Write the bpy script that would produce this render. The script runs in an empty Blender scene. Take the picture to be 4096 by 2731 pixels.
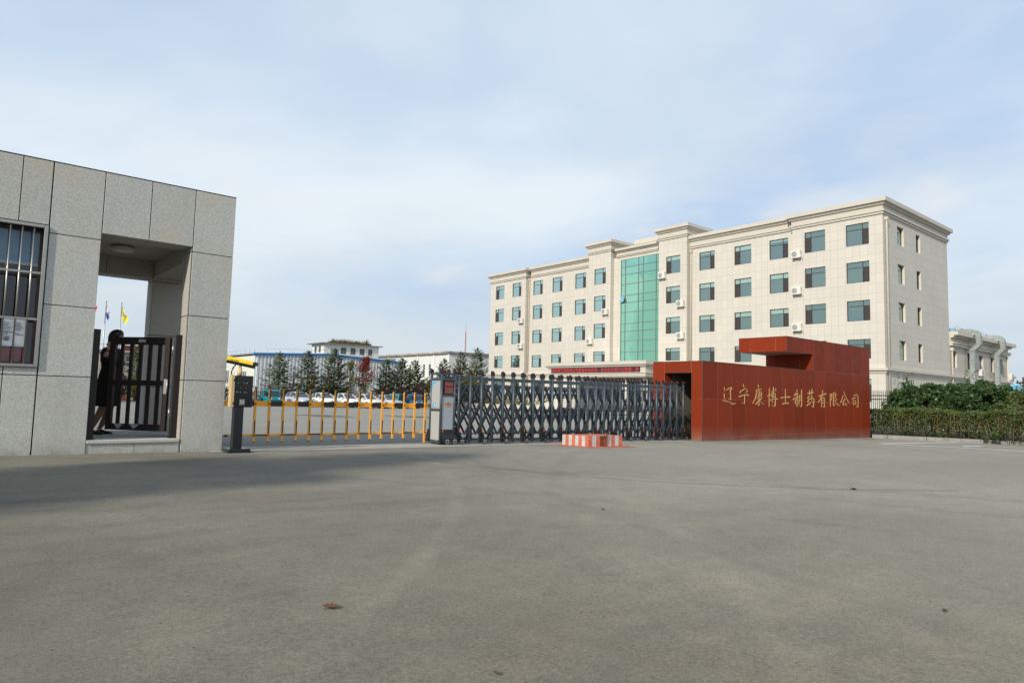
import bpy, bmesh, math, random
from mathutils import Vector, Matrix, Euler
R = math.radians
S = bpy.context.scene
COL = S.collection

# ------------------------------------------------------------------ camera
EYE = Vector((0, 0, .95))
cam_d = bpy.data.cameras.new('camera')
cam_d.sensor_width = 36
cam_d.lens = 23.613
cam_d.clip_start = .05
cam_d.clip_end = 3000
cam = bpy.data.objects.new('camera', cam_d)
COL.objects.link(cam)
_rt = Vector((.76830138, -.63959496, .02512515))
_up = Vector((-.07088818, -.04601072, .99642254))
_fw = Vector((.63615081, .76733389, .08068983))
cam.matrix_world = Matrix(((_rt.x, _up.x, -_fw.x, EYE.x), (_rt.y, _up.y, -_fw.y, EYE.y),
                           (_rt.z, _up.z, -_fw.z, EYE.z), (0, 0, 0, 1)))
S.camera = cam

# ------------------------------------------------------------------ light
SUN_EL, SUN_AZ = R(30), R(196)          # azimuth measured from +X towards +Y
SUN = Vector((math.cos(SUN_AZ) * math.cos(SUN_EL), math.sin(SUN_AZ) * math.cos(SUN_EL), math.sin(SUN_EL)))
sd = bpy.data.lights.new('sun', 'SUN')
sd.energy = 3.7
sd.angle = R(2.4)
sd.color = (1, .925, .80)
so = bpy.data.objects.new('sun', sd)
so.rotation_euler = SUN.to_track_quat('Z', 'Y').to_euler()
so.location = (-20, -20, 40)
COL.objects.link(so)

W = bpy.data.worlds.new('World')
S.world = W
W.use_nodes = True
nt = W.node_tree
nt.nodes.clear()
def wn(t, **k):
    n = nt.nodes.new(t)
    for a, b in k.items(): setattr(n, a, b)
    return n
wl = nt.links.new
out = wn('ShaderNodeOutputWorld'); bg = wn('ShaderNodeBackground')
sky = wn('ShaderNodeTexSky', sky_type='NISHITA', sun_disc=False, sun_elevation=SUN_EL,
         sun_rotation=math.atan2(SUN.x, SUN.y), altitude=100, air_density=1.0, dust_density=2.0, ozone_density=1.5)
tc = wn('ShaderNodeTexCoord'); sep = wn('ShaderNodeSeparateXYZ')
wl(tc.outputs['Generated'], sep.inputs[0])
def wmath(op, a, b=None, c=None, clamp=False):
    n = wn('ShaderNodeMath', operation=op, use_clamp=clamp)
    for i, x in enumerate((a, b, c)):
        if x is None: continue
        if isinstance(x, (int, float)): n.inputs[i].default_value = x
        else: wl(x, n.inputs[i])
    return n.outputs[0]
den = wmath('ADD', wmath('MAXIMUM', sep.outputs['Z'], 0), .16)
cu = wmath('DIVIDE', sep.outputs['X'], den); cv = wmath('DIVIDE', sep.outputs['Y'], den)
cmb = wn('ShaderNodeCombineXYZ'); wl(cu, cmb.inputs[0]); wl(cv, cmb.inputs[1])
def wnoise(scale, detail, rough, dist=0, vec=None, off=(0, 0, 0), scl=(1, 1, 1)):
    mp = wn('ShaderNodeMapping'); mp.inputs['Location'].default_value = off; mp.inputs['Scale'].default_value = scl
    wl(vec or cmb.outputs[0], mp.inputs['Vector'])
    n = wn('ShaderNodeTexNoise'); n.inputs['Scale'].default_value = scale; n.inputs['Detail'].default_value = detail
    n.inputs['Roughness'].default_value = rough; n.inputs['Distortion'].default_value = dist
    wl(mp.outputs[0], n.inputs['Vector']); return n.outputs['Fac']
def wramp(fac, stops):
    r = wn('ShaderNodeValToRGB'); e = r.color_ramp.elements
    r.color_ramp.interpolation = 'EASE'
    while len(e) < len(stops): e.new(.5)
    for i, (p, c) in enumerate(stops): e[i].position = p; e[i].color = (c, c, c, 1) if isinstance(c, (int, float)) else c
    wl(fac, r.inputs[0]); return r.outputs[0]
def wmix(f, a, b):
    n = wn('ShaderNodeMix', data_type='RGBA')
    if isinstance(f, (int, float)): n.inputs[0].default_value = f
    else: wl(f, n.inputs[0])
    for i, x in ((6, a), (7, b)):
        if isinstance(x, tuple): n.inputs[i].default_value = x
        else: wl(x, n.inputs[i])
    return n.outputs[2]
SK = 11.0    # radiance units of the sky texture: cloud colours below are display-linear / strength
def cc(r, g, b): return (r * SK, g * SK, b * SK, 1)
# a thin milky veil over the whole sky, thicker towards the horizon
veil = wramp(sep.outputs['Z'], [(0, .9), (.25, .86), (.55, .80), (1, .7)])
base = wmix(veil, sky.outputs[0], cc(.535, .705, .945))
lay = wnoise(.55, 5, .52, .35, off=(3.1, 1.2, 0), scl=(1, .75, 1))
c1 = wmix(wramp(lay, [(.36, 0), (.66, 1)]), base, cc(.81, .895, .96))
# a few soft grey undersides and some brighter heads low over the buildings
und = wnoise(1.1, 5, .55, .2, off=(7.3, 2.4, 0))
c2 = wmix(wmath('MULTIPLY', wramp(und, [(.50, 0), (.72, .75)]), wramp(sep.outputs['Z'], [(.03, .9), (.35, .7), (.6, .25)])), c1, cc(.68, .765, .83))
low = wnoise(4.2, 5, .5, .2, vec=tc.outputs['Generated'], off=(.3, .1, .5), scl=(1, 1, 2.2))
c3 = wmix(wmath('MULTIPLY', wramp(low, [(.50, 0), (.66, .8)]), wramp(sep.outputs['Z'], [(.05, .6), (.22, .7), (.36, 0)])), c2, cc(.86, .87, .865))
hz = wmix(wramp(sep.outputs['Z'], [(-.02, 1), (.05, .8), (.22, 0)]), c3, cc(.65, .735, .79))
wl(hz, bg.inputs[0]); bg.inputs[1].default_value = .090
wl(bg.outputs[0], out.inputs[0])

S.view_settings.view_transform = 'Standard'
S.view_settings.look = 'None'
S.view_settings.exposure = 0
S.view_settings.gamma = 1
S.render.engine = 'CYCLES'
S.cycles.max_bounces = 8
S.cycles.transparent_max_bounces = 12
try:
    S.cycles.use_denoising = True
except Exception: pass

# ------------------------------------------------------------------ materials
class M:
    """small wrapper to write node materials tersely"""
    def __init__(s, name):
        s.m = bpy.data.materials.new(name); s.m.use_nodes = True
        s.t = s.m.node_tree; s.t.nodes.clear()
        s.o = s.n('ShaderNodeOutputMaterial'); s.b = s.n('ShaderNodeBsdfPrincipled')
        s.l(s.b.outputs[0], s.o.inputs[0])
        s._pos = None
    def n(s, t, **k):
        x = s.t.nodes.new(t)
        for a, b in k.items(): setattr(x, a, b)
        return x
    def l(s, a, b): s.t.links.new(a, b)
    def put(s, v, sock):
        if isinstance(v, (int, float)): sock.default_value = v
        elif isinstance(v, tuple): sock.default_value = v if len(v) == len(sock.default_value) else (*v, 1)
        else: s.l(v, sock)
    def pos(s):
        if s._pos is None: s._pos = s.n('ShaderNodeNewGeometry').outputs['Position']
        return s._pos
    def xyz(s):
        p = s.n('ShaderNodeSeparateXYZ'); s.l(s.pos(), p.inputs[0]); return p.outputs
    def math(s, op, a, b=0, c=0, clamp=False):
        x = s.n('ShaderNodeMath', operation=op, use_clamp=clamp)
        for i, v in enumerate((a, b, c)): s.put(v, x.inputs[i])
        return x.outputs[0]
    def noise(s, scale, detail=3, rough=.5, dist=0, vec=None, scl=None, off=(0, 0, 0)):
        v = vec or s.pos()
        if scl or off != (0, 0, 0):
            mp = s.n('ShaderNodeMapping'); mp.inputs['Scale'].default_value = scl or (1, 1, 1)
            mp.inputs['Location'].default_value = off; s.l(v, mp.inputs[0]); v = mp.outputs[0]
        x = s.n('ShaderNodeTexNoise'); x.inputs['Scale'].default_value = scale; x.inputs['Detail'].default_value = detail
        x.inputs['Roughness'].default_value = rough; x.inputs['Distortion'].default_value = dist
        s.l(v, x.inputs['Vector']); return x.outputs['Fac']
    def ramp(s, f, *stops, ease=False):
        r = s.n('ShaderNodeValToRGB'); e = r.color_ramp.elements
        if ease: r.color_ramp.interpolation = 'EASE'
        while len(e) < len(stops): e.new(.5)
        for i, (p, c) in enumerate(stops):
            e[i].position = p; e[i].color = (c, c, c, 1) if isinstance(c, (int, float)) else (*c, 1)
        s.l(f, r.inputs[0]); return r.outputs[0]
    def mix(s, f, a, b, mode='MIX'):
        x = s.n('ShaderNodeMix', data_type='RGBA', blend_type=mode)
        s.put(f, x.inputs[0]); s.put(a, x.inputs[6]); s.put(b, x.inputs[7]); return x.outputs[2]
    def col(s, v): s.put(v, s.b.inputs['Base Color'])
    def set(s, **k):
        for a, v in k.items(): s.put(v, s.b.inputs[a.replace('_', ' ')])
        return s
    def bump(s, h, strength=.3, dist=.01):
        x = s.n('ShaderNodeBump'); x.inputs['Strength'].default_value = strength; x.inputs['Distance'].default_value = dist
        s.l(h, x.inputs['Height']); s.l(x.outputs[0], s.b.inputs['Normal'])

def plain(name, c, rough=.55, metal=0, var=.12, scale=6, bump=0, bscale=60, spec=.5, dirt=0):
    m = M(name)
    f = m.noise(scale, 4, .6)
    k = m.ramp(f, (.3, 1 - var), (.7, 1 + var * .6))
    cc_ = m.mix(1.0, (*c, 1), k, 'MULTIPLY')
    if dirt:
        d = m.ramp(m.noise(scale * 2.3, 5, .65, off=(5, 3, 1)), (.5, 0), (.75, dirt))
        cc_ = m.mix(d, cc_, (.16, .14, .11, 1))
    m.col(cc_); m.set(Roughness=rough, Metallic=metal, Specular_IOR_Level=spec)
    if bump: m.bump(m.noise(bscale, 4, .6), bump, .01)
    return m.m

def tile_mask(m, u, w, du, dw, ju, jw, u0=0, w0=0):
    """returns (joint mask, per-tile random) for a wall laid in du x dw tiles"""
    a = m.math('DIVIDE', m.math('SUBTRACT', u, u0), du); b = m.math('DIVIDE', m.math('SUBTRACT', w, w0), dw)
    fa = m.math('FRACT', a); fb = m.math('FRACT', b)
    ja = m.math('LESS_THAN', fa, ju / du); jb = m.math('LESS_THAN', fb, jw / dw)
    j = m.math('MAXIMUM', ja, jb)
    cv_ = m.n('ShaderNodeCombineXYZ'); m.l(m.math('FLOOR', a), cv_.inputs[0]); m.l(m.math('FLOOR', b), cv_.inputs[1])
    wn_ = m.n('ShaderNodeTexWhiteNoise', noise_dimensions='2D'); m.l(cv_.outputs[0], wn_.inputs['Vector'])
    return j, wn_.outputs['Value']

def cladding(name, base, joint, du, dw, ju, jw, u0, w0, var, rough, speck=0, spec=.5, streak=0):
    m = M(name); p = m.xyz(); u = m.math('ADD', p[0], p[1])
    j, rnd = tile_mask(m, u, p[2], du, dw, ju, jw, u0, w0)
    k = m.ramp(rnd, (0, 1 - var), (1, 1 + var))
    c = m.mix(1.0, (*base, 1), k, 'MULTIPLY')
    c = m.mix(1.0, c, m.ramp(m.noise(.35, 4, .6), (.3, .965), (.7, 1.03)), 'MULTIPLY')
    if speck: c = m.mix(1.0, c, m.ramp(m.noise(70, 2, .6), (.35, 1 - speck), (.65, 1 + speck)), 'MULTIPLY')
    if streak:
        s_ = m.noise(2.2, 4, .6, scl=(1, 1, .09)); c = m.mix(m.ramp(s_, (.52, 0), (.78, streak)), c, (base[0] * .62, base[1] * .60, base[2] * .56, 1))
    c = m.mix(j, c, (*joint, 1)); m.col(c); m.set(Roughness=rough, Specular_IOR_Level=spec)
    return m

def granite_mat(name, base, scale=1.0):
    m = M(name)
    f1 = m.noise(95 * scale, 2, .7); f2 = m.noise(38 * scale, 3, .65, off=(4, 2, 9))
    c = m.mix(1.0, (*base, 1), m.ramp(f1, (.32, .72), (.52, 1.0), (.70, 1.15)), 'MULTIPLY')
    c = m.mix(1.0, c, m.ramp(f2, (.3, .90), (.7, 1.1)), 'MULTIPLY')
    isl = m.n('ShaderNodeNewGeometry').outputs['Random Per Island']
    c = m.mix(1.0, c, m.ramp(isl, (0, .93), (1, 1.05)), 'MULTIPLY')
    st = m.ramp(m.noise(1.3, 4, .6, off=(1, 8, 2)), (.50, 0), (.72, .55))
    c = m.mix(st, c, (base[0] * .98, base[1] * .90, base[2] * .74, 1))
    run = m.ramp(m.noise(3.2, 4, .6, scl=(1, 1, .12), off=(2, 2, 2)), (.55, 0), (.8, .28))
    c = m.mix(run, c, (base[0] * .62, base[1] * .60, base[2] * .56, 1))
    z = m.xyz()[2]
    splash = m.math('MULTIPLY', m.ramp(z, (.0, .55), (.28, 0)), m.ramp(m.noise(4, 4, .6), (.35, .2), (.65, 1)))
    c = m.mix(splash, c, (.17, .155, .12, 1))
    m.col(c); m.set(Roughness=.8, Specular_IOR_Level=.25); m.bump(f1, .35, .004)
    return m.m

MT = {}
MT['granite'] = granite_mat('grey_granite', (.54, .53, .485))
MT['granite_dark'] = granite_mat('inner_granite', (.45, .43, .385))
MT['joint'] = plain('dark_sealant', (.022, .02, .018), .9)
MT['ceil'] = plain('painted_ceiling', (.42, .39, .34), .85)
MT['steel'] = plain('stainless_steel', (.40, .385, .35), .33, .85, .08, 20)
MT['rail_black'] = plain('dark_brown_paint', (.018, .011, .011), .45, 0, .15, 20, spec=.4)
MT['bare'] = plain('bare_primer', (.33, .32, .31), .7, 0, .2, 30)
MT['alu'] = plain('brushed_aluminium', (.45, .44, .42), .4, .6)
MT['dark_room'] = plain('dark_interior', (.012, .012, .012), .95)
MT['room'] = plain('dim_room_paint', (.10, .09, .075), .9)
MT['blue_blind'] = plain('blue_blind', (.22, .38, .55), .9)
MT['white_cloth'] = plain('white_cloth', (.68, .68, .64), .9)
MT['paper'] = plain('paper', (.70, .74, .78), .9, 0, .03)
MT['ink'] = plain('ink', (.18, .20, .23), .9)
MT['poster_red'] = plain('red_poster', (.35, .05, .05), .8, 0, .5, 9)
MT['lamp_white'] = plain('opal_plastic', (.62, .58, .5), .5)
MT['slate'] = plain('slate_paint', (.062, .082, .096), .38, .25, .10, 12, spec=.5)
MT['slate_dark_shade'] = plain('dark_slate_shade_paint', (.042, .056, .066), .4, .2, .10, 12)  # shade of the falling lattice bars put into the slate; tie rods share it
MT['black_plastic'] = plain('black_plastic', (.014, .014, .015), .42)
MT['orange_lens'] = plain('orange_reflector', (.75, .13, .035), .3)
MT['panel_grey'] = plain('grey_panel', (.43, .44, .42), .55, .1, .05, 9, .06, 160)
MT['panel_shade'] = plain('shaded_blue_panel', (.40, .43, .47), .5, .2, .05, 9, .06, 160)  # bluish shade of the cabinet front put into its panel colour
MT['panel_rim'] = plain('panel_rim', (.62, .62, .60), .4, .4)
MT['sticker'] = plain('cyan_sticker', (.03, .40, .62), .5)
MT['white'] = plain('white_paint', (.74, .74, .72), .5)
MT['red_rim'] = plain('red_rim', (.62, .05, .03), .4)
MT['led_grey'] = plain('led_matrix_off', (.12, .115, .105), .6)
MT['emblem_orange'] = plain('emblem_orange', (.70, .20, .04), .45)
MT['chrome'] = plain('chrome', (.7, .7, .7), .18, 1.0, .03)
MT['rubber'] = plain('rubber', (.022, .021, .02), .8)
MT['arm_orange'] = plain('orange_paint', (.93, .40, .025), .45, 0, .08, 12)
MT['stripe_black'] = plain('black_reflective_tape', (.028, .016, .010), .45)
MT['terminal'] = plain('terminal_black', (.010, .012, .016), .28, 0, .1, 10)
MT['terminal_glass'] = plain('smoked_screen', (.006, .006, .006), .12)
MT['tan'] = plain('cream_enamel', (.66, .48, .24), .45)
MT['cam_yellow'] = plain('yellow_enamel', (.93, .62, .02), .38)
MT['key'] = plain('metal_keypad', (.45, .45, .43), .4, .3)
MT['gold'] = plain('gold_leaf_paint', (.62, .37, .14), .55, .05, .20, 25)
MT['block_red'] = plain('faded_red_paint', (.58, .155, .09), .7, 0, .22, 8, .2, 60, dirt=.45)
MT['block_white'] = plain('dirty_white_paint', (.55, .56, .53), .7, 0, .15, 8, .2, 60, dirt=.5)
MT['rust'] = plain('rust', (.17, .055, .022), .9, 0, .4, 20, .4, 90)
MT['galv'] = plain('galvanised_sheet', (.33, .37, .35), .5, .3, .2, 1.7)
MT['fan_blue'] = plain('blue_fan_casing', (.17, .36, .47), .5, 0, .15)
MT['ac_white'] = plain('ac_casing', (.70, .68, .63), .5, 0, .06)
MT['ac_grille'] = plain('ac_grille', (.36, .36, .34), .6)
MT['frame_brown'] = plain('brown_window_frame', (.045, .028, .024), .5)
MT['frame_grey'] = plain('grey_mullion', (.15, .18, .19), .45)
MT['blind'] = plain('roller_blind', (.80, .84, .76), .9, 0, .04, 2)
MT['screen'] = plain('insect_screen', (.045, .040, .038), .8)
MT['led_panel'] = plain('led_sign_panel', (.032, .026, .026), .7)
MT['kerb'] = plain('concrete_kerb', (.29, .29, .265), .9, 0, .22, 4, .3, 50, dirt=.3)
MT['strip'] = plain('concrete_track', (.36, .335, .28), .9, 0, .14, 3, .3, 60, dirt=.35)
MT['paint_line'] = plain('road_paint', (.78, .78, .76), .75, 0, .12, 15, dirt=.15)
MT['fence_iron'] = plain('fence_iron', (.014, .009, .009), .5)
MT['bark'] = plain('bark', (.085, .062, .046), .9, 0, .3, 6)
MT['bark_pale'] = plain('pale_bark', (.20, .165, .125), .9, 0, .25, 8)
MT['skin'] = plain('skin', (.46, .27, .19), .55, 0, .05)
MT['tights'] = plain('tan_hosiery', (.30, .155, .10), .6, 0, .05)
MT['dress'] = plain('black_cloth', (.010, .0095, .010), .95, 0, .3, 40, .3, 120)
MT['hair'] = plain('black_hair', (.008, .007, .007), .45, 0, .3, 60)
MT['shoe'] = plain('black_velvet', (.008, .008, .008), .6)
MT['flag_red'] = plain('red_cloth', (.62, .02, .02), .8)
MT['flag_yellow'] = plain('yellow_cloth', (.78, .68, .03), .8)
MT['flag_blue'] = plain('blue_cloth', (.06, .12, .50), .8)
MT['flag_white'] = plain('white_flag_cloth', (.66, .68, .74), .8)
MT['plinth_red'] = plain('red_granite_step', (.18, .03, .022), .5)
MT['soil'] = plain('dark_soil', (.07, .055, .038), 1, 0, .4, 5)
MT['blue_roof'] = plain('blue_roof_sheet', (.02, .17, .50), .5, 0, .06)
MT['blue_pale'] = plain('pale_blue_sheet', (.10, .40, .62), .55, 0, .10)
MT['sheet'] = plain('pale_profiled_sheet', (.66, .69, .71), .5, .1, .05, 2)
MT['sheet_white'] = plain('white_wall_panel', (.70, .69, .62), .6, 0, .05, 2)
MT['grey_flat'] = plain('grey_roof', (.22, .21, .20), .8)
MT['far_glass'] = plain('far_window_glass', (.045, .075, .085), .15)
MT['door_dark'] = plain('dark_doorway', (.03, .035, .037), .8)
MT['door_grey'] = plain('grey_door', (.17, .20, .22), .6)
MT['concrete'] = plain('weathered_concrete', (.36, .34, .29), .9, 0, .2, .6, dirt=.3)
MT['ivory'] = plain('ivory_stone', (.64, .59, .50), .75, 0, .05, 1.2)
MT['ivory_band'] = plain('ivory_moulding', (.565, .52, .445), .75, 0, .05, .8)
MT['pipe'] = plain('cream_pipe', (.58, .52, .42), .55)
for nm, c in (('silver', (.50, .52, .55)), ('pearl', (.78, .76, .68)), ('car_white', (.80, .80, .78)), ('graphite', (.12, .13, .15)), ('teal', (.015, .24, .27)), ('cab_blue', (.02, .14, .34)), ('trike_grey', (.35, .37, .37))):
    MT[nm] = plain(nm + '_car_paint', c, .28, .15 if nm == 'silver' else 0, .04, 2)
MT['car_glass'] = plain('car_glass', (.045, .055, .06), .08)
MT['plate_blue'] = plain('number_plate_blue', (.03, .11, .50), .5)
MT['grille'] = plain('car_grille', (.02, .02, .022), .35)
MT['headlight'] = plain('headlight_lens', (.62, .64, .66), .15)
MT['red_iron'] = plain('red_iron', (.45, .04, .03), .6)
MT['fallen'] = plain('dry_leaf', (.12, .055, .025), .9, 0, .3, 60)

def emit(name, c, s):
    m = M(name); m.col((*[x * .3 for x in c], 1)); m.put((*c, 1), m.b.inputs['Emission Color']); m.b.inputs['Emission Strength'].default_value = s
    return m.m
MT['led_red'] = emit('led_red', (1, .04, .05), .62)
MT['dot_green'] = emit('led_green_dot', (.1, 1, .5), 1.4)
MT['dot_red'] = emit('led_red_dot', (1, .05, .03), .9)

def glass(name, tint, refl, body, gl=.5, rough=.02, trans=.0):
    """coated window glass: a tinted mirror coat over a dark or see-through body"""
    m = M(name); t = m.t; t.nodes.remove(m.b)
    g = m.n('ShaderNodeBsdfGlossy'); g.inputs['Color'].default_value = (*refl, 1); g.inputs['Roughness'].default_value = rough
    d = m.n('ShaderNodeBsdfDiffuse'); d.inputs['Color'].default_value = (*body, 1)
    tr = m.n('ShaderNodeBsdfTransparent'); tr.inputs['Color'].default_value = (*tint, 1)
    a = m.n('ShaderNodeMixShader'); a.inputs[0].default_value = trans; m.l(d.outputs[0], a.inputs[1]); m.l(tr.outputs[0], a.inputs[2])
    lw = m.n('ShaderNodeLayerWeight'); lw.inputs['Blend'].default_value = .35
    f = m.math('MULTIPLY_ADD', lw.outputs['Fresnel'], .5, gl, clamp=True)
    wv = m.noise(.45, 2, .5)
    bp = m.n('ShaderNodeBump'); bp.inputs['Strength'].default_value = .05; bp.inputs['Distance'].default_value = .1; m.l(wv, bp.inputs['Height']); m.l(bp.outputs[0], g.inputs['Normal'])
    b = m.n('ShaderNodeMixShader'); m.l(f, b.inputs[0]); m.l(a.outputs[0], b.inputs[1]); m.l(g.outputs[0], b.inputs[2])
    m.l(b.outputs[0], m.o.inputs[0]); return m.m
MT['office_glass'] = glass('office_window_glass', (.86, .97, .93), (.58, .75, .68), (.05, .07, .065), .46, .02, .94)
MT['curtain_glass'] = glass('green_curtain_glass', (.3, .7, .5), (.47, .85, .61), (.06, .21, .14), .50, .03)
MT['guard_glass'] = glass('guardroom_glass', (.85, .9, .92), (.8, .85, .9), (.02, .02, .02), .05, .01, .95)

# facade of the office block: thin blue-grey joints between ivory tiles
_f = cladding('ivory_tile_facade', (.605, .558, .478), (.41, .42, .455), .66, .875, .026, .030, 86.02, .27, .03, .62, 0, .4, streak=.03)
MT['facade'] = _f.m
_a = cladding('annex_tile_facade', (.52, .48, .415), (.36, .35, .34), .9, .9, .022, .03, .3, .2, .03, .65, 0, .4, streak=.2)
MT['annex'] = _a.m
_w = cladding('pale_brick_tile', (.70, .70, .66), (.50, .51, .50), .8, .42, .03, .035, 0, 0, .05, .7, 0, .3, streak=.35)
MT['pale_tile'] = _w.m

def red_granite(name, u0, du):
    m = M(name); p = m.xyz(); u = m.math('ADD', p[0], p[1])
    j, rnd = tile_mask(m, u, p[2], du, 1.022, .009, .009, u0, -.025)
    base = (.245, .035, .0115)
    f = m.noise(85, 3, .7); f2 = m.noise(30, 3, .6, off=(3, 1, 2))
    c = m.mix(1.0, (*base, 1), m.ramp(f, (.32, .72), (.5, 1.0), (.7, 1.25)), 'MULTIPLY')
    c = m.mix(1.0, c, m.ramp(f2, (.3, .88), (.7, 1.1)), 'MULTIPLY')
    c = m.mix(1.0, c, m.ramp(rnd, (0, .86), (1, 1.10)), 'MULTIPLY')
    st = m.ramp(m.noise(2.4, 4, .6, scl=(1, 1, .1)), (.5, 0), (.8, .30)); c = m.mix(st, c, (.125, .026, .012, 1))
    jj = m.math('MULTIPLY', j, m.ramp(m.noise(2.5, 4, .7), (.38, .15), (.62, .85)))
    c = m.mix(jj, c, (.34, .20, .15, 1))
    dust = m.math('MULTIPLY', m.ramp(m.math('ADD', p[2], m.math('MULTIPLY', p[0], .0112)), (.02, .85), (.14, .35), (.45, 0)), m.ramp(m.noise(1.4, 4, .6, scl=(1, 1, .4)), (.3, .2), (.68, 1)))
    c = m.mix(dust, c, (.30, .24, .20, 1))
    m.col(c); m.set(Roughness=m.ramp(m.noise(3, 3, .6), (.3, .42), (.7, .55)), Specular_IOR_Level=.10)
    m.bump(f, .06, .002); return m.m
MT['red_long'] = red_granite('red_granite_long', 26.30, .7027)
MT['red_short'] = red_granite('red_granite_short', 26.66, .90)
MT['red_edge'] = plain('worn_red_edge', (.12, .05, .04), .6)

def ground_mat():
    m = M('worn_asphalt'); p = m.xyz()
    big = m.noise(.16, 4, .55); mid = m.noise(1.3, 5, .6, .4); fine = m.noise(55, 3, .75); grit = m.noise(160, 2, .8, off=(2, 7, 1))
    c = m.mix(m.ramp(big, (.3, 0), (.7, 1), ease=True), (.152, .138, .107, 1), (.206, .191, .156, 1))
    c = m.mix(m.ramp(mid, (.42, 0), (.70, .55)), c, (.128, .119, .098, 1))
    worn = m.noise(.8, 6, .62, .8, scl=(1, 1.0, 1), off=(11, 4, 0)); c = m.mix(m.ramp(worn, (.52, 0), (.72, .42)), c, (.235, .215, .165, 1))
    dust = m.noise(3.5, 5, .65, .3, off=(5, 9, 0)); c = m.mix(m.ramp(dust, (.5, 0), (.75, .28)), c, (.225, .20, .15, 1))
    # streaks worn by the traffic that drives in and out of the gate
    rot = m.n('ShaderNodeMapping'); rot.inputs['Rotation'].default_value = (0, 0, R(-58)); rot.inputs['Scale'].default_value = (.28, 2.6, 1)
    m.l(m.pos(), rot.inputs[0])
    st = m.noise(1.0, 5, .6, .3, vec=rot.outputs[0]); c = m.mix(m.ramp(st, (.46, 0), (.72, .40)), c, (.11, .106, .096, 1))
    # greyer, paler yard; the paling towards the right stands in for lens vignetting
    c = m.mix(m.ramp(p[1], (5.5, 0), (9.5, .0)) if False else 0.0, c, c)
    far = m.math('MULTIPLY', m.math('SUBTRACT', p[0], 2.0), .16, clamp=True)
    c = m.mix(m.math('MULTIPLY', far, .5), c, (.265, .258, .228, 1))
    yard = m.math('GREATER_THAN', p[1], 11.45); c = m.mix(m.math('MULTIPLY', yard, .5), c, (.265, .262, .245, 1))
    # tyre arcs: pale scuffed rings crossing the forecourt
    def arc(cx, cy, r, w, k, col):
        nonlocal c
        dx = m.math('SUBTRACT', p[0], cx); dy = m.math('SUBTRACT', p[1], cy)
        d = m.math('SQRT', m.math('ADD', m.math('MULTIPLY', dx, dx), m.math('MULTIPLY', dy, dy)))
        e = m.math('ABSOLUTE', m.math('SUBTRACT', d, r))
        k_ = m.math('MULTIPLY', m.ramp(e, (w * .3, k), (w, 0)), m.ramp(m.noise(2.1, 4, .6, off=(cx, cy, 0)), (.38, .1), (.62, 1)))
        c = m.mix(m.math('MULTIPLY', k_, m.math('LESS_THAN', p[1], 10.2)), c, col)
    arc(-9.5, 14.6, 16.2, .09, .24, (.32, .295, .23, 1)); arc(-9.5, 14.6, 17.9, .12, .14, (.30, .275, .22, 1))
    arc(26, -14, 28.5, .16, .25, (.12, .115, .10, 1)); arc(26, -14, 30.1, .16, .2, (.12, .115, .10, 1)); arc(-30, -22, 46, .2, .3, (.10, .095, .085, 1)); arc(-22, -8, 29.5, .10, .28, (.10, .095, .085, 1)); arc(-22, -8, 31.2, .10, .24, (.10, .095, .085, 1)); arc(16, 22, 20.2, .12, .2, (.27, .25, .2, 1)); arc(40, -9, 38, .12, .25, (.10, .095, .085, 1))
    # damp dirt at the foot of the red wall
    dm = m.math('MULTIPLY', m.math('GREATER_THAN', p[0], 15.4), m.math('MULTIPLY', m.ramp(p[1], (9.2, 0), (9.95, .1), (10.6, 1)) if False else m.math('MULTIPLY', m.math('SUBTRACT', p[1], 9.6, clamp=False), .9, clamp=True), m.ramp(m.noise(.8, 4, .6), (.4, .1), (.62, .9))))
    c = m.mix(m.math('MULTIPLY', dm, m.math('LESS_THAN', p[1], 11)), c, (.10, .082, .06, 1))
    sp = m.ramp(grit, (.30, .66), (.5, 1), (.72, 1.32)); c = m.mix(1.0, c, sp, 'MULTIPLY')
    sp2 = m.ramp(fine, (.28, .70), (.72, 1.24)); c = m.mix(1.0, c, sp2, 'MULTIPLY')
    bl = m.noise(7, 5, .7, .5, off=(3, 3, 0)); c = m.mix(1.0, c, m.ramp(bl, (.3, .91), (.7, 1.07)), 'MULTIPLY')
    b2 = m.noise(.45, 5, .6, .6, off=(9, 1, 0)); c = m.mix(1.0, c, m.ramp(b2, (.32, .90), (.68, 1.07)), 'MULTIPLY')
    m.col(c); m.set(Roughness=.92, Specular_IOR_Level=.2, Diffuse_Roughness=.6)
    m.bump(m.math('ADD', fine, m.math('MULTIPLY', grit, .6)), .45, .006)
    return m.m
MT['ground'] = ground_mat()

def leaf_mat(name, cols, trans=.35, rough=.55):
    m = M(name)
    isl = m.n('ShaderNodeNewGeometry').outputs['Random Per Island']
    stops = [(i / max(1, len(cols) - 1), c) for i, c in enumerate(cols)]
    c = m.ramp(isl, *stops); cl = m.noise(1.6, 3, .5)
    c = m.mix(1.0, c, m.ramp(cl, (.3, .75), (.7, 1.2)), 'MULTIPLY')
    m.col(c); m.set(Roughness=rough, Specular_IOR_Level=.35)
    t = m.n('ShaderNodeBsdfTranslucent'); m.l(c, t.inputs[0])
    x = m.n('ShaderNodeMixShader'); x.inputs[0].default_value = trans; m.l(m.b.outputs[0], x.inputs[1]); m.l(t.outputs[0], x.inputs[2]); m.l(x.outputs[0], m.o.inputs[0])
    return m.m
MT['needles'] = leaf_mat('spruce_needles', [(.062, .095, .036), (.095, .138, .050), (.075, .115, .042)], .2)
MT['needles_dry'] = leaf_mat('dry_spruce_needles', [(.12, .115, .045), (.08, .10, .038), (.16, .13, .055)], .2)
MT['leaf_red'] = leaf_mat('red_maple_leaves', [(.27, .03, .028), (.18, .022, .022), (.33, .06, .035), (.10, .025, .02)], .4)
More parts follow.
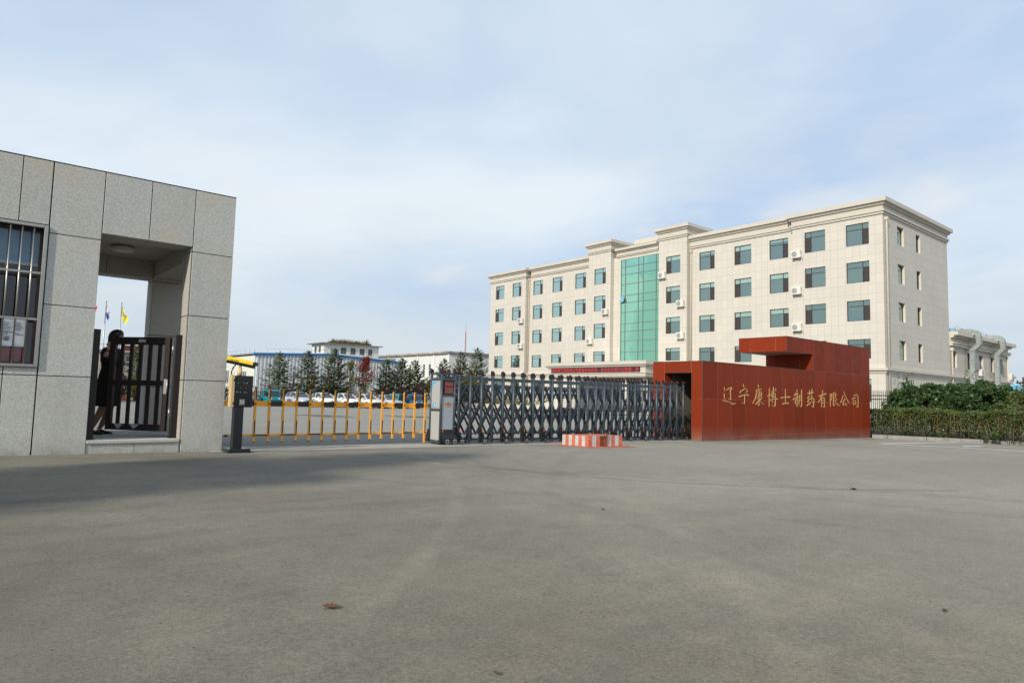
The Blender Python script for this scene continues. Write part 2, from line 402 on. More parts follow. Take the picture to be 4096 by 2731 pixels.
MT['leaf_yellow'] = leaf_mat('yellowing_leaves', [(.12, .14, .03), (.20, .17, .04), (.09, .12, .03), (.26, .17, .05)], .4)
MT['leaf_brown'] = leaf_mat('purple_brown_leaves', [(.065, .034, .03), (.09, .05, .04), (.045, .03, .025)], .3)
MT['leaf_green'] = leaf_mat('broad_green_leaves', [(.034, .078, .026), (.06, .12, .036), (.045, .095, .03), (.11, .16, .045)], .3, .42)
MT['leaf_hedge'] = leaf_mat('hedge_leaves', [(.07, .12, .03), (.11, .15, .038), (.06, .10, .028), (.14, .185, .042), (.13, .10, .04), (.085, .13, .034)], .3)
MT['leaf_orange'] = leaf_mat('orange_leaves', [(.36, .10, .03), (.28, .06, .03), (.22, .12, .04)], .4)
MT['leaf_light'] = leaf_mat('light_green_leaves', [(.12, .21, .05), (.09, .17, .04), (.15, .22, .06)], .4)
MT['dry_grass'] = leaf_mat('dry_grass', [(.30, .22, .10), (.22, .19, .08), (.36, .28, .14)], .3)
MT['grass'] = leaf_mat('yard_grass', [(.06, .10, .03), (.10, .13, .045), (.08, .09, .03)], .3)

# ------------------------------------------------------------------ mesh helpers
class MB:
    def __init__(s): s.v = []; s.f = []; s.mi = []; s.sm = []
    def add(s, vs, fs, mi=0, smooth=False):
        o = len(s.v); s.v += [tuple(p) for p in vs]
        for f in fs: s.f.append([o + i for i in f]); s.mi.append(mi); s.sm.append(smooth)
        return s
    def quad(s, a, b, c, d, mi=0): return s.add([a, b, c, d], [(0, 1, 2, 3)], mi)
    def poly(s, pts, mi=0): return s.add(pts, [tuple(range(len(pts)))], mi)
    def box(s, x0, y0, z0, x1, y1, z1, mi=0):
        x0, x1 = min(x0, x1), max(x0, x1); y0, y1 = min(y0, y1), max(y0, y1); z0, z1 = min(z0, z1), max(z0, z1)
        return s.add([(x0, y0, z0), (x1, y0, z0), (x1, y1, z0), (x0, y1, z0), (x0, y0, z1), (x1, y0, z1), (x1, y1, z1), (x0, y1, z1)],
                     [(0, 3, 2, 1), (4, 5, 6, 7), (0, 1, 5, 4), (1, 2, 6, 5), (2, 3, 7, 6), (3, 0, 4, 7)], mi)
    def cbox(s, x0, y0, z0, x1, y1, z1, c, mi=0):
        """box with chamfered edges"""
        bm = bmesh.new(); bmesh.ops.create_cube(bm, size=1)
        for v in bm.verts: v.co = Vector(((x0 + x1) / 2 + v.co.x * (x1 - x0), (y0 + y1) / 2 + v.co.y * (y1 - y0), (z0 + z1) / 2 + v.co.z * (z1 - z0)))
        bmesh.ops.bevel(bm, geom=bm.edges[:], offset=c, segments=1, affect='EDGES')
        bm.verts.index_update(); s.add([v.co[:] for v in bm.verts], [[v.index for v in f.verts] for f in bm.faces], mi); bm.free(); return s
    def hexa(s, p, mi=0):  # 8 corners, bottom 4 then top 4
        return s.add(p, [(0, 3, 2, 1), (4, 5, 6, 7), (0, 1, 5, 4), (1, 2, 6, 5), (2, 3, 7, 6), (3, 0, 4, 7)], mi)
    def prism(s, pts, d, mi=0, cap=True):
        """closed polygon pts extruded by vector d"""
        n = len(pts); d = Vector(d); a = [Vector(p) for p in pts]; b = [p + d for p in a]
        fs = [(i, (i + 1) % n, n + (i + 1) % n, n + i) for i in range(n)]
        if cap: fs += [tuple(range(n - 1, -1, -1)), tuple(range(n, 2 * n))]
        return s.add(a + b, fs, mi)
    def tube(s, pts, r, n=8, mi=0, cap=True, smooth=True):
        pts = [Vector(p) for p in pts]; rr = r if isinstance(r, (list, tuple)) else [r] * len(pts)
        rings = []; prev = None
        for i, p in enumerate(pts):
            t = (pts[min(i + 1, len(pts) - 1)] - pts[max(i - 1, 0)])
            if t.length < 1e-9: t = Vector((0, 0, 1))
            t.normalize()
            if prev is None: a = t.orthogonal().normalized()
            else:
                a = prev - t * prev.dot(t)
                a = a.normalized() if a.length > 1e-6 else t.orthogonal().normalized()
            prev = a; b = t.cross(a)
            rings.append([p + (a * math.cos(2 * math.pi * k / n) + b * math.sin(2 * math.pi * k / n)) * rr[i] for k in range(n)])
        o = len(s.v)
        for rg in rings: s.v += [tuple(q) for q in rg]
        for i in range(len(rings) - 1):
            for k in range(n):
                s.f.append([o + i * n + k, o + i * n + (k + 1) % n, o + (i + 1) * n + (k + 1) % n, o + (i + 1) * n + k]); s.mi.append(mi); s.sm.append(smooth)
        if cap:
            s.f.append([o + k for k in range(n - 1, -1, -1)]); s.mi.append(mi); s.sm.append(False)
            e = o + (len(rings) - 1) * n; s.f.append([e + k for k in range(n)]); s.mi.append(mi); s.sm.append(False)
        return s
    def bar(s, a, b, w, h, mi=0, up=(0, 0, 1)):
        a, b = Vector(a), Vector(b); t = (b - a).normalized(); u = Vector(up); x = t.cross(u)
        if x.length < 1e-6: x = t.orthogonal()
        x.normalize(); u = x.cross(t); x *= w / 2; u *= h / 2
        return s.hexa([a - x - u, a + x - u, a + x + u, a - x + u, b - x - u, b + x - u, b + x + u, b - x + u], mi)
    def loft(s, rings, mi=0, smooth=True, cap=True, closed=True):
        n = len(rings[0]); o = len(s.v)
        for r in rings: s.v += [tuple(p) for p in r]
        for i in range(len(rings) - 1):
            for k in range(n if closed else n - 1):
                s.f.append([o + i * n + k, o + i * n + (k + 1) % n, o + (i + 1) * n + (k + 1) % n, o + (i + 1) * n + k]); s.mi.append(mi); s.sm.append(smooth)
        if cap and closed:
            s.f.append([o + k for k in range(n - 1, -1, -1)]); s.mi.append(mi); s.sm.append(False)
            e = o + (len(rings) - 1) * n; s.f.append([e + k for k in range(n)]); s.mi.append(mi); s.sm.append(False)
        return s
    def disc(s, c, nrm, r, n=16, mi=0, th=0):
        c = Vector(c); nv = Vector(nrm).normalized(); a = nv.orthogonal().normalized(); b = nv.cross(a)
        pts = [c + (a * math.cos(2 * math.pi * k / n) + b * math.sin(2 * math.pi * k / n)) * r for k in range(n)]
        if th: return s.prism(pts, nv * th, mi)
        return s.poly(pts, mi)
    def build(s, name, mats, parent=None, off=None, loc=None):
        me = bpy.data.meshes.new(name)
        o = bpy.data.objects.new(name, me); COL.objects.link(o)
        if parent is not None:
            o.parent = parent
            if off is None:
                q = parent; off = Vector((0, 0, 0))
                while q is not None: off += Vector(q.location); q = q.parent
        if off is None: off = Vector(loc) if loc is not None else Vector((0, 0, 0))
        if loc is not None: o.location = loc
        off = Vector(off)
        me.from_pydata([tuple(Vector(p) - off) for p in s.v], [], s.f)
        for m_ in (mats if isinstance(mats, (list, tuple)) else [mats]): me.materials.append(MT[m_] if isinstance(m_, str) else m_)
        for i, p in enumerate(me.polygons): p.material_index = s.mi[i]; p.use_smooth = s.sm[i]
        me.update(); return o

def tag(o, label=None, cat=None, group=None, kind=None):
    if label: o['label'] = label
    if cat: o['category'] = cat
    if group: o['group'] = group
    if kind: o['kind'] = kind
    return o
def thing(name, label, cat, loc=(0, 0, 0), group=None, rz=0):
    o = bpy.data.objects.new(name, None); o.empty_display_size = .3; COL.objects.link(o)
    o.location = loc; o.rotation_euler = (0, 0, rz); return tag(o, label, cat, group)
def copy_tree(o, parent=None):
    c = o.copy(); COL.objects.link(c)
    if parent is not None: c.parent = parent
    for ch in list(o.children): copy_tree(ch, c)
    return c
def gz(x, y): return .04 - .0112 * min(max(x, -20), 35) - .007 * min(max(y - 11.5, 0), 60)
def text_mesh(name, body, size, mats, origin, xdir, ydir, parent, depth=.0, sx=1.0):
    """lettering laid out in a plane; converted to a plain mesh"""
    cu_ = bpy.data.curves.new(name, 'FONT'); cu_.body = body; cu_.size = size; cu_.extrude = depth; cu_.resolution_u = 2
    t = bpy.data.objects.new(name, cu_); COL.objects.link(t); bpy.context.view_layer.update()
    me = bpy.data.meshes.new_from_object(t.evaluated_get(bpy.context.evaluated_depsgraph_get()))
    bpy.data.objects.remove(t); bpy.data.curves.remove(cu_)
    X, Y = Vector(xdir).normalized(), Vector(ydir).normalized(); Z = X.cross(Y); O = Vector(origin)
    q = parent; off = Vector((0, 0, 0))
    while q is not None: off += Vector(q.location); q = q.parent
    for v in me.vertices: v.co = O + X * v.co.x * sx + Y * v.co.y + Z * v.co.z - off
    me.materials.clear(); me.materials.append(MT[mats]); me.name = name
    o = bpy.data.objects.new(name, me); COL.objects.link(o); o.parent = parent; return o

# ------------------------------------------------------------------ ground
def ground():
    xs = [-400, -120, -40, -20] + [i * 2.5 for i in range(-6, 15)] + [40, 60, 90, 140, 260, 500, 900]
    ys = [-400, -150, -60, -25] + [i * 2 for i in range(-8, 6)] + [11.5] + [14 + i * 4 for i in range(14)] + [71.5, 90, 130, 200, 400, 900]
    b = MB(); n = len(xs)
    b.v = [(x, y, gz(x, y)) for y in ys for x in xs]
    for j in range(len(ys) - 1):
        for i in range(n - 1):
            b.f.append([j * n + i, j * n + i + 1, (j + 1) * n + i + 1, (j + 1) * n + i]); b.mi.append(0); b.sm.append(True)
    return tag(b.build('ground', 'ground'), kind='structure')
ground()
def sheet(name, pts, m, dz=.004, n=1, kind='structure', label=None):
    """a flat sheet on the ground, following its slope"""
    b = MB(); b.poly([(x, y, gz(x, y) + dz) for x, y in pts]); return tag(b.build(name, m), label=label, kind=kind)
# concrete strip that carries the gate rails
b = MB()
xs_ = [3.0 + i * 1.0 for i in range(14)]
for i in range(len(xs_) - 1):
    x0, x1 = xs_[i], xs_[i + 1]
    if x1 > 15.58: x1 = 15.58
    f = lambda x: 10.50 + (x - 3.0) * .018
    b.quad((x0, f(x0), gz(x0, 10.5) + .005), (x1, f(x1), gz(x1, 10.5) + .005), (x1, 11.48, gz(x1, 11.48) + .005), (x0, 11.48, gz(x0, 11.48) + .005))
tag(b.build('concrete_strip', 'strip'), kind='structure')
def band(name, pts, w, m, dz=.005):
    b = MB(); L_ = []
    for i, p in enumerate(pts):
        a = Vector(pts[max(i - 1, 0)]); c = Vector(pts[min(i + 1, len(pts) - 1)]); t = (c - a).normalized(); nn = Vector((-t.y, t.x)) * w / 2
        L_.append((Vector(p) + nn, Vector(p) - nn))
    for i in range(len(L_) - 1):
        q = [L_[i][0], L_[i][1], L_[i + 1][1], L_[i + 1][0]]; b.quad(*[(v.x, v.y, gz(v.x, v.y) + dz) for v in q])
    return tag(b.build(name, m), kind='structure')
MT['tar'] = plain('tar_joint', (.12, .112, .095), .9, 0, .3, 10)
band('pavement_joint', [(5.0, 9.9), (5.28, 9.33), (5.54, 7.93), (5.91, 6.41), (6.53, 5.16), (7.98, 3.76), (9.5, 2.9)], .016, 'tar')
band('parking_line', [(21.45, 8.50), (24, 8.31), (26.85, 8.08)], .15, 'paint_line')
band('parking_line', [(26.85, 8.06), (27.2, 7.2), (27.6, 6.0), (28.2, 4.4)], .10, 'paint_line', .006)
band('parking_line', [(21.45, 8.43), (22.0, 7.1), (22.69, 5.35), (23.4, 3.6)], .20, 'paint_line', .007)
sheet('parking_arrow', [(23.25, 6.90), (23.50, 7.02), (24.6, 6.82), (24.45, 6.70), (23.9, 6.78)], 'paint_line', .006)
def patch(cx, cy, rx, ry, m, dz):
    pts = [(cx + rx * math.cos(a) * (1 + .08 * math.sin(3 * a)), cy + ry * math.sin(a) * (1 + .08 * math.cos(2 * a))) for a in [2 * math.pi * k / 20 for k in range(20)]]
    return sheet('asphalt_patch', pts, m, dz)
MT['patch_dark'] = plain('dark_patch', (.13, .13, .128), .9, 0, .15, 3)
MT['manhole'] = plain('manhole_iron', (.05, .055, .06), .6, .3)
patch(14.1, 31.2, 1.25, 2.2, 'patch_dark', .006); patch(19.4, 31.4, 1.3, 2.4, 'patch_dark', .006)
for cx, cy, lab in ((13.9, 31.2, 'round iron manhole cover seen between the middle barrier pickets'), (19.3, 31.2, 'round iron manhole cover in the yard just left of the silver gate cabinet')):
    b = MB(); b.disc((cx, cy, gz(cx, cy) + .008), (0, 0, 1), .45, 20, 0, .012); tag(b.build('manhole_cover', 'manhole', loc=(cx, cy, gz(cx, cy))), lab, 'manhole cover', 'manhole covers in the yard')

# ------------------------------------------------------------------ guardhouse
def clad(b, axis, const, u0, u1, z0, z1, th=.02, gap=.011, mi=0, sgn=-1):
    """one stone slab standing proud of the backing wall"""
    g = gap / 2
    if axis == 'Y': b.cbox(u0 + g, const, z0 + g, u1 - g, const - sgn * th, z1 - g, .003, mi)
    else: b.cbox(const, u0 + g, z0 + g, const - sgn * th, u1 - g, z1 - g, .003, mi)
YF = 10.72
gh = thing('guardhouse', 'grey granite gatehouse with a barred window and an open pedestrian passage', 'guardhouse', (0, YF, 0))
b = MB()
zr = [-.02, 1.06, 2.00, 2.955, 3.92]
# backing walls (dark, seen only in the joints) and slabs
yb = YF + .02
def back(x0, x1, z0, z1): b.box(x0, yb, z0, x1, yb + .28, z1, 1)
XL = -3.5
back(XL, .86, -.05, 1.17); back(.845, 1.44, -.05, 3.90); back(XL, .845, 3.04, 3.90); back(XL, -1.6, 1.17, 3.04)
for z0, z1 in zip(zr[:-1], zr[1:]): clad(b, 'Y', YF, .85, 1.45, z0, z1)
xs = [-3.5, -2.99, -2.4, -1.81, -1.22, -.66, -.07, .515, .845]
for x0, x1 in zip(xs[:-1], xs[1:]):
    clad(b, 'Y', YF, x0, x1, 3.055, 3.92)
    if x1 <= -1.6:
        for z0, z1 in zip(zr[:-2], zr[1:-1]): clad(b, 'Y', YF, x0, x1, z0, z1)
for x0, x1 in zip([-3.5, -2.99, -2.4, -1.81, -1.24, -.69, -.10, .485], [-2.99, -2.4, -1.81, -1.24, -.69, -.10, .485, .845]):
    if x0 >= -1.9:
        clad(b, 'Y', YF, x0, x1, -.02, 1.06); clad(b, 'Y', YF, x0, x1, 1.06, 1.165)
# window reveal
b.box(.845 - .012, YF + .02, 1.17, .845, YF + .3, 3.04, 0); b.box(-1.6, YF + .02, 3.03, .845, YF + .3, 3.04, 0)
# lintel over the passage
b.box(1.44, yb, 3.06, 2.63, YF + .40, 3.90, 1)
clad(b, 'Y', YF, 1.45, 2.04, 3.05, 3.92); clad(b, 'Y', YF, 2.04, 2.63, 3.05, 3.92)
for x0, x1 in ((1.45, 2.04), (2.04, 2.62)): b.box(x0 + .004, YF + .022, 3.048, x1 - .004, YF + .41, 3.06, 2)
# right front column
b.box(2.63, yb, -.05, 3.20, YF + .38, 3.90, 1)
zc = [-.04, 1.06, 2.02, 2.98, 3.92]
for z0, z1 in zip(zc[:-1], zc[1:]):
    clad(b, 'Y', YF, 2.63, 3.22, z0, z1)
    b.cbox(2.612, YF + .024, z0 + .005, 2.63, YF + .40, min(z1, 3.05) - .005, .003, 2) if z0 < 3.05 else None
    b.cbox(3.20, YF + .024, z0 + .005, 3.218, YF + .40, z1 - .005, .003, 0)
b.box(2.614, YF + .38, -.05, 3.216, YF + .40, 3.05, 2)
# left jamb of the passage and wall of the guard room
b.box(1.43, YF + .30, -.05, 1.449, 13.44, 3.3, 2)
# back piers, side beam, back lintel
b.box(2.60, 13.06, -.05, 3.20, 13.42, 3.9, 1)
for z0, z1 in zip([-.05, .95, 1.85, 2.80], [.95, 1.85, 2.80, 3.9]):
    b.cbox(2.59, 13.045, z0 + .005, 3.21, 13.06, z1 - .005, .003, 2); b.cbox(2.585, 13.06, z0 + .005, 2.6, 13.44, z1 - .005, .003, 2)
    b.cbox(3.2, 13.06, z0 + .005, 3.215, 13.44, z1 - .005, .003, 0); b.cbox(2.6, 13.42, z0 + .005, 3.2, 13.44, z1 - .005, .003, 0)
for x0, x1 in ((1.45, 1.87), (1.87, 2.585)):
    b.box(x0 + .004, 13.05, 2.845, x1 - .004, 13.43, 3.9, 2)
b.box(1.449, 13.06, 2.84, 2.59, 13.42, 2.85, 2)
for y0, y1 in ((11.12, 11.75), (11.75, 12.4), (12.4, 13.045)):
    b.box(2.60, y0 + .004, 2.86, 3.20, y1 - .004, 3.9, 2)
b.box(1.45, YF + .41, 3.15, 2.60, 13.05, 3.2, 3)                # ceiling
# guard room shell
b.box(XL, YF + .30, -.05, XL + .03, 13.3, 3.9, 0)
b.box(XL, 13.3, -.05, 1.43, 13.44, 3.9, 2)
b.box(XL, YF + .31, 3.16, 1.43, 13.3, 3.2, 4); b.box(XL, YF + .31, .02, 1.43, 13.3, .06, 4); b.box(1.40, YF + .31, 0, 1.43, 13.3, 3.2, 4); b.box(XL, 13.26, 0, 1.4, 13.3, 3.2, 4)
gw = b.build('wall', ['granite', 'joint', 'granite_dark', 'ceil', 'room'], gh)
b = MB()
b.box(XL, YF + .03, 3.90, 3.195, 13.43, 3.93, 0)
b.box(XL, YF + .002, 3.921, 3.218, YF + .05, 3.932, 1); b.box(3.17, YF + .05, 3.921, 3.218, 13.44, 3.932, 1)
b.build('roof', ['grey_flat', 'joint'], gh)
b = MB()
b.box(1.452, YF + .012, -.05, 2.03, YF + .34, .155, 0); b.box(2.034, YF + .012, -.06, 2.608, YF + .34, .155, 0)
b.cbox(1.452, YF - .012, .157, 2.608, YF + .36, .205, .006, 0)
b.build('step', 'granite', gh)
b = MB(); b.box(1.452, YF + .362, -.05, 2.612, 13.04, .20, 0); b.box(2.62, YF + .41, -.06, 3.2, 13.04, .19, 0); b.box(1.452, 13.045, -.05, 2.58, 13.6, .17, 0); b.build('passage_floor', 'kerb', gh)
b = MB(); b.tube([(1.92, 12.0, 3.15), (1.92, 12.0, 3.13)], .10, 24); b.loft([[(1.92 + r * math.cos(a), 12.0 + r * math.sin(a), z) for a in [2 * math.pi * k / 24 for k in range(24)]] for r, z in ((.16, 3.135), (.165, 3.10), (.15, 3.075), (.08, 3.062))]); b.build('ceiling_lamp', 'lamp_white', gh)
# barred window
WX0, WX1, WZ0, WZ1 = -1.6, .833, 1.17, 3.03
b = MB(); yw = YF + .16
for x in (WX0 + .03, -.78, .0, WX1 - .03): b.box(x - .03, yw, WZ0, x + .03, yw + .06, WZ1, 0)
for z in (WZ0 + .03, 2.40, WZ1 - .03): b.box(WX0, yw + .002, z - .03, WX1, yw + .058, z + .03, 0)
wf = b.build('window', 'frame_brown', gh)
b = MB(); b.quad((WX0, yw + .03, WZ0), (WX1, yw + .03, WZ0), (WX1, yw + .03, WZ1), (WX0, yw + .03, WZ1)); b.build('pane', 'guard_glass', wf)
b = MB(); yy = yw + .12
b.box(WX0 + .04, yy, 2.56, WX1 - .04, yy + .012, 2.98, 0); b.box(WX0 + .04, yy - .004, 2.525, WX1 - .04, yy + .016, 2.56, 1); b.build('roller_blind', ['blue_blind', 'white_cloth'], wf)
b = MB(); yg = YF - .012
b.cbox(.797, yg - .018, 1.165, .84, yg + .03, 3.045, .004); b.cbox(WX0, yg - .018, 3.003, .796, yg + .03, 3.045, .004); b.cbox(WX0, yg - .018, 1.165, .796, yg + .03, 1.205, .004)
for z in (2.40, 1.79): b.cbox(WX0, yg - .006, z - .016, .796, yg + .016, z + .016, .004)
for i in range(19):
    x = .69 - i * .1245
    b.tube([(x, yg + .002, 1.2), (x, yg + .002, 3.01)], .0095, 8)
b.build('security_grille', 'steel', gh)
# notice taped inside the glass
nt_ = thing('notice', 'white printed notice taped inside the barred gatehouse window', 'notice', (.57, yw + .015, 1.43))
b = MB(); b.box(.437, yw + .010, 1.43, .565, yw + .014, 1.785); b.box(.567, yw + .011, 1.43, .69, yw + .015, 1.785); b.build('sheet', 'paper', nt_)
b = MB()
random.seed(4)
for k in range(13):
    z = 1.735 - k * .019
    if k in (6,): continue
    for x0 in (.452, .58):
        if x0 > .5 and k > 8: continue
        b.box(x0 + (.008 if k % 4 == 0 else 0), yw + .0065, z, x0 + random.uniform(.05, .095), yw + .0085, z + .006)
b.box(.445, yw + .0065, 1.61, .56, yw + .0085, 1.622)
b.disc((.50, yw + .0075, 1.525), (0, -1, 0), .03, 14)
b.build('lettering', 'ink', nt_)
b = MB(); b.box(.45, yw + .09, 1.21, .72, yw + .10, 1.42); tag(b.build('poster', 'poster_red', loc=(.58, yw + .09, 1.21)), 'red poster standing on the sill below the white notice', 'poster')

# ------------------------------------------------------------------ pedestrian gate
pg = thing('pedestrian_gate', 'dark brown barred steel gate ajar in the gatehouse passage', 'gate', (2.5, 10.95, .2))
HX, HY, LX, LY = 2.47, 10.95, 1.82, 11.70
hd = Vector((LX - HX, LY - HY)); gl = hd.length; hd.normalize(); hn = Vector((hd.y, -hd.x))
def gp(s, n, z): return (HX + hd.x * s + hn.x * n, HY + hd.y * s + hn.y * n, z)
def gbox(b, s0, s1, z0, z1, t=.02, mi=0, n0=0):
    b.hexa([gp(s0, n0 - t, z0), gp(s1, n0 - t, z0), gp(s1, n0 + t, z0), gp(s0, n0 + t, z0), gp(s0, n0 - t, z1), gp(s1, n0 - t, z1), gp(s1, n0 + t, z1), gp(s0, n0 + t, z1)], mi)
for x in (1.505, 2.572):
    b = MB(); b.cbox(x - .048, 10.90, .205, x + .048, 10.995, 1.735, .004); b.cbox(x - .07, 10.87, .203, x + .07, 11.02, .214, .002); b.build('post', 'rail_black', pg)
b = MB()
gbox(b, 0, .075, .30, 1.69, .024); gbox(b, gl - .085, gl, .30, 1.69, .024); gbox(b, .075, gl - .085, 1.575, 1.69, .022); gbox(b, .075, gl - .085, .30, .395, .022); gbox(b, .075, gl - .085, .965, 1.045, .021)
leaf = b.build('gate_leaf', 'rail_black', pg)
for k in range(5):
    s = .075 + (gl - .16) * (k + .62) / 5.3
    b = MB(); gbox(b, s - .027, s + .027, .395, .965, .012); gbox(b, s - .027, s + .027, 1.045, 1.575, .012); b.build('bar', 'rail_black', leaf)
b = MB()
def gpoly(pts, n): q = MB(); q.poly([gp(s, n, z) for s, z in pts]); q.build('bare_patch', 'bare', leaf)
ff = -.0245 if True else 0
for sg in (-1,):
    pass
n_ = -.0235 if hn.y > 0 else .0235
gpoly([(gl - .14, .392), (gl - .30, .392), (gl - .27, .355), (gl - .245, .335), (gl - .225, .318), (gl - .205, .325)], n_)
gpoly([(gl - .40, .390), (gl - .56, .392), (gl - .54, .365), (gl - .50, .335), (gl - .47, .322), (gl - .455, .35)], n_)
gpoly([(.40, 1.655), (.52, 1.66), (.525, 1.61), (.48, 1.607), (.46, 1.615), (.405, 1.605)], n_)
for z in (1.50, .56):
    b = MB(); b.tube([(2.497, 10.925, z - .09), (2.497, 10.925, z + .09)], .011, 8); b.box(2.482, 10.93, z - .07, 2.524, 10.94, z + .07); b.build('hinge', 'steel', pg)
b = MB(); gbox(b, .004, .05, .85, 1.07, .035); b.tube([gp(.0, -.03 if hn.y > 0 else .03, .86), gp(.0, -.03 if hn.y > 0 else .03, 1.06)], .008, 8); b.build('lock', 'alu', pg)

# ------------------------------------------------------------------ woman at the gate
def skin_mesh(name, P, E, mat_, parent, sub=2, root=0):
    me = bpy.data.meshes.new(name); o = bpy.data.objects.new(name, me); COL.objects.link(o)
    off = Vector(parent.location) if parent else Vector()
    me.from_pydata([Vector(p[:3]) - off for p in P], E, [])
    o.parent = parent
    sk = o.modifiers.new('skin', 'SKIN'); sk.use_smooth_shade = True
    for i, p in enumerate(P):
        d = me.skin_vertices[0].data[i]; r = p[3]; d.radius = r if isinstance(r, tuple) else (r, r); d.use_root = (i == root)
    sb = o.modifiers.new('smooth', 'SUBSURF'); sb.levels = sub; sb.render_levels = sub
    me.materials.append(MT[mat_]); return o
PO = Vector((1.81, 12.13, .2)); PS = Vector((.77, -.638, 0)); PT = Vector((.638, .77, 0))
def pp(s, t, z): return PO + PS * s + PT * t + Vector((0, 0, z))
pr = thing('person', 'woman with black hair in a black dress pushing the pedestrian gate', 'person', tuple(PO))
def pv(s, t, z, r): return (*pp(s, t, z), r)
P = [pv(.10, 0, .93, .115), pv(.11, 0, 1.08, .10), pv(.105, 0, 1.24, .105), pv(.11, 0, 1.33, .075), pv(.135, 0, 1.39, .048), pv(.165, 0, 1.455, .055),      # 0-5 pelvis..skull base
     pv(.185, 0, 1.515, .085), pv(.175, 0, 1.565, .075),                                                                                           # 6-7 head
     pv(.09, .12, 1.30, .055), pv(.12, .20, 1.12, .042), pv(.28, .05, 1.10, .034), pv(.34, -.08, 1.12, .024),                                            # 8-11 far arm
     pv(.12, -.13, 1.30, .055), pv(.10, -.20, 1.10, .042), pv(.15, -.22, 1.24, .034), pv(.15, -.19, 1.28, .024),                                         # 12-15 near arm (raised)
     pv(.09, .08, .80, .085), pv(.10, .08, .46, .055), pv(.045, .08, .30, .052), pv(-.05, .08, .09, .032),                                           # 16-19 far leg
     pv(.09, -.07, .80, .085), pv(.075, -.07, .46, .055), pv(.01, -.07, .30, .052), pv(-.095, -.07, .09, .032),                                       # 20-23 near leg
     pv(.03, .09, .035, .026), pv(-.01, -.07, .035, .026), pv(-.105, -.07, .04, .03), pv(-.06, .08, .04, .03)]
E = [(0, 1), (1, 2), (2, 3), (3, 4), (4, 5), (5, 6), (6, 7), (2, 8), (8, 9), (9, 10), (10, 11), (2, 12), (12, 13), (13, 14), (14, 15), (0, 16), (16, 17), (17, 18), (18, 19), (0, 20), (20, 21), (21, 22), (22, 23), (19, 27), (27, 24), (23, 26), (26, 25)]
body = skin_mesh('body', P, E, 'skin', pr)
# stockings are a skin of their own over the legs
P2 = [pv(.09, .08, .80, .088), pv(.10, .08, .46, .058), pv(.045, .08, .30, .055), pv(-.05, .08, .09, .035)]
skin_mesh('stocking', P2, [(0, 1), (1, 2), (2, 3)], 'tights', pr)
P2 = [pv(.09, -.07, .80, .088), pv(.075, -.07, .46, .058), pv(.01, -.07, .30, .055), pv(-.095, -.07, .09, .035)]
skin_mesh('stocking', P2, [(0, 1), (1, 2), (2, 3)], 'tights', pr)
# face: nose, chin, eyes, lips, ear
P3 = [pv(.245, -.01, 1.50, .014), pv(.275, -.012, 1.475, .017), pv(.262, -.01, 1.465, .013)]
skin_mesh('nose', P3, [(0, 1), (1, 2)], 'skin', pr, 1)
P3 = [pv(.205, 0, 1.455, .05), pv(.235, -.005, 1.42, .035)]
skin_mesh('jaw', P3, [(0, 1)], 'skin', pr, 2)
P3 = [pv(.165, -.088, 1.515, .014), pv(.158, -.092, 1.48, .016)]
skin_mesh('ear', P3, [(0, 1)], 'skin', pr, 1)
b = MB()
for t in (-.042, .032):
    b = MB(); b.loft([[tuple(pp(.245 + dx, t + r * math.cos(a), 1.508 + r * .6 * math.sin(a))) for a in [k * math.pi / 4 for k in range(8)]] for dx, r in ((0, .016), (.014, .012), (.018, .003))])
    b.build('eye', 'hair', pr)
b = MB(); b.loft([[tuple(pp(.247 + dx, -.008 + r * math.cos(a), 1.437 + r * .35 * math.sin(a))) for a in [k * math.pi / 4 for k in range(8)]] for dx, r in ((0, .026), (.014, .02), (.018, .004))]); b.build('mouth', 'poster_red', pr)
# hands: palm, four fingers and a thumb each
def hand(w, fwd, side, nrm, curl):
    w = Vector(w); fwd = Vector(fwd).normalized(); side = Vector(side).normalized(); nrm = Vector(nrm).normalized()
    P = [(*w, .022), (*(w + fwd * .045), (.036, .017)), (*(w + fwd * .085), (.036, .014))]; E = [(0, 1), (1, 2)]
    skin_mesh('palm', P, E, 'skin', pr, 2)
    for k, L in enumerate((.068, .078, .072, .056)):
        o = side * (.027 - k * .018); a = w + fwd * .078 + o; p = [a]; d = fwd.copy()
        for j in range(3):
            ang = curl * (j + 1) / 2.2; dd = fwd * math.cos(ang) + nrm * math.sin(ang); a = a + dd * L * (.44, .32, .26)[j]; p.append(a)
        skin_mesh('finger', [(*q, r) for q, r in zip(p, (.0095, .009, .008, .0065))], [(0, 1), (1, 2), (2, 3)], 'skin', pr, 1)
    a = w + fwd * .03 + side * .028; p = [a, a + (fwd * .6 + side * .7 + nrm * .3).normalized() * .035, a + (fwd * .6 + side * .7 + nrm * .3).normalized() * .035 + (fwd + nrm * .6).normalized() * .032]
    skin_mesh('thumb', [(*q, r) for q, r in zip(p, (.011, .010, .008))], [(0, 1), (1, 2)], 'skin', pr, 1)
hand(pp(.15, -.19, 1.28), PS * .05 + Vector((0, 0, 1)), PS, PT, .45)
hand(pp(.355, -.16, 1.10), PS * .5 - PT * .8, Vector((0, 0, 1)), PS, .9)
P3 = [pv(.34, -.08, 1.12, .024), pv(.355, -.16, 1.10, .022)]
skin_mesh('wrist', P3, [(0, 1)], 'skin', pr, 1)
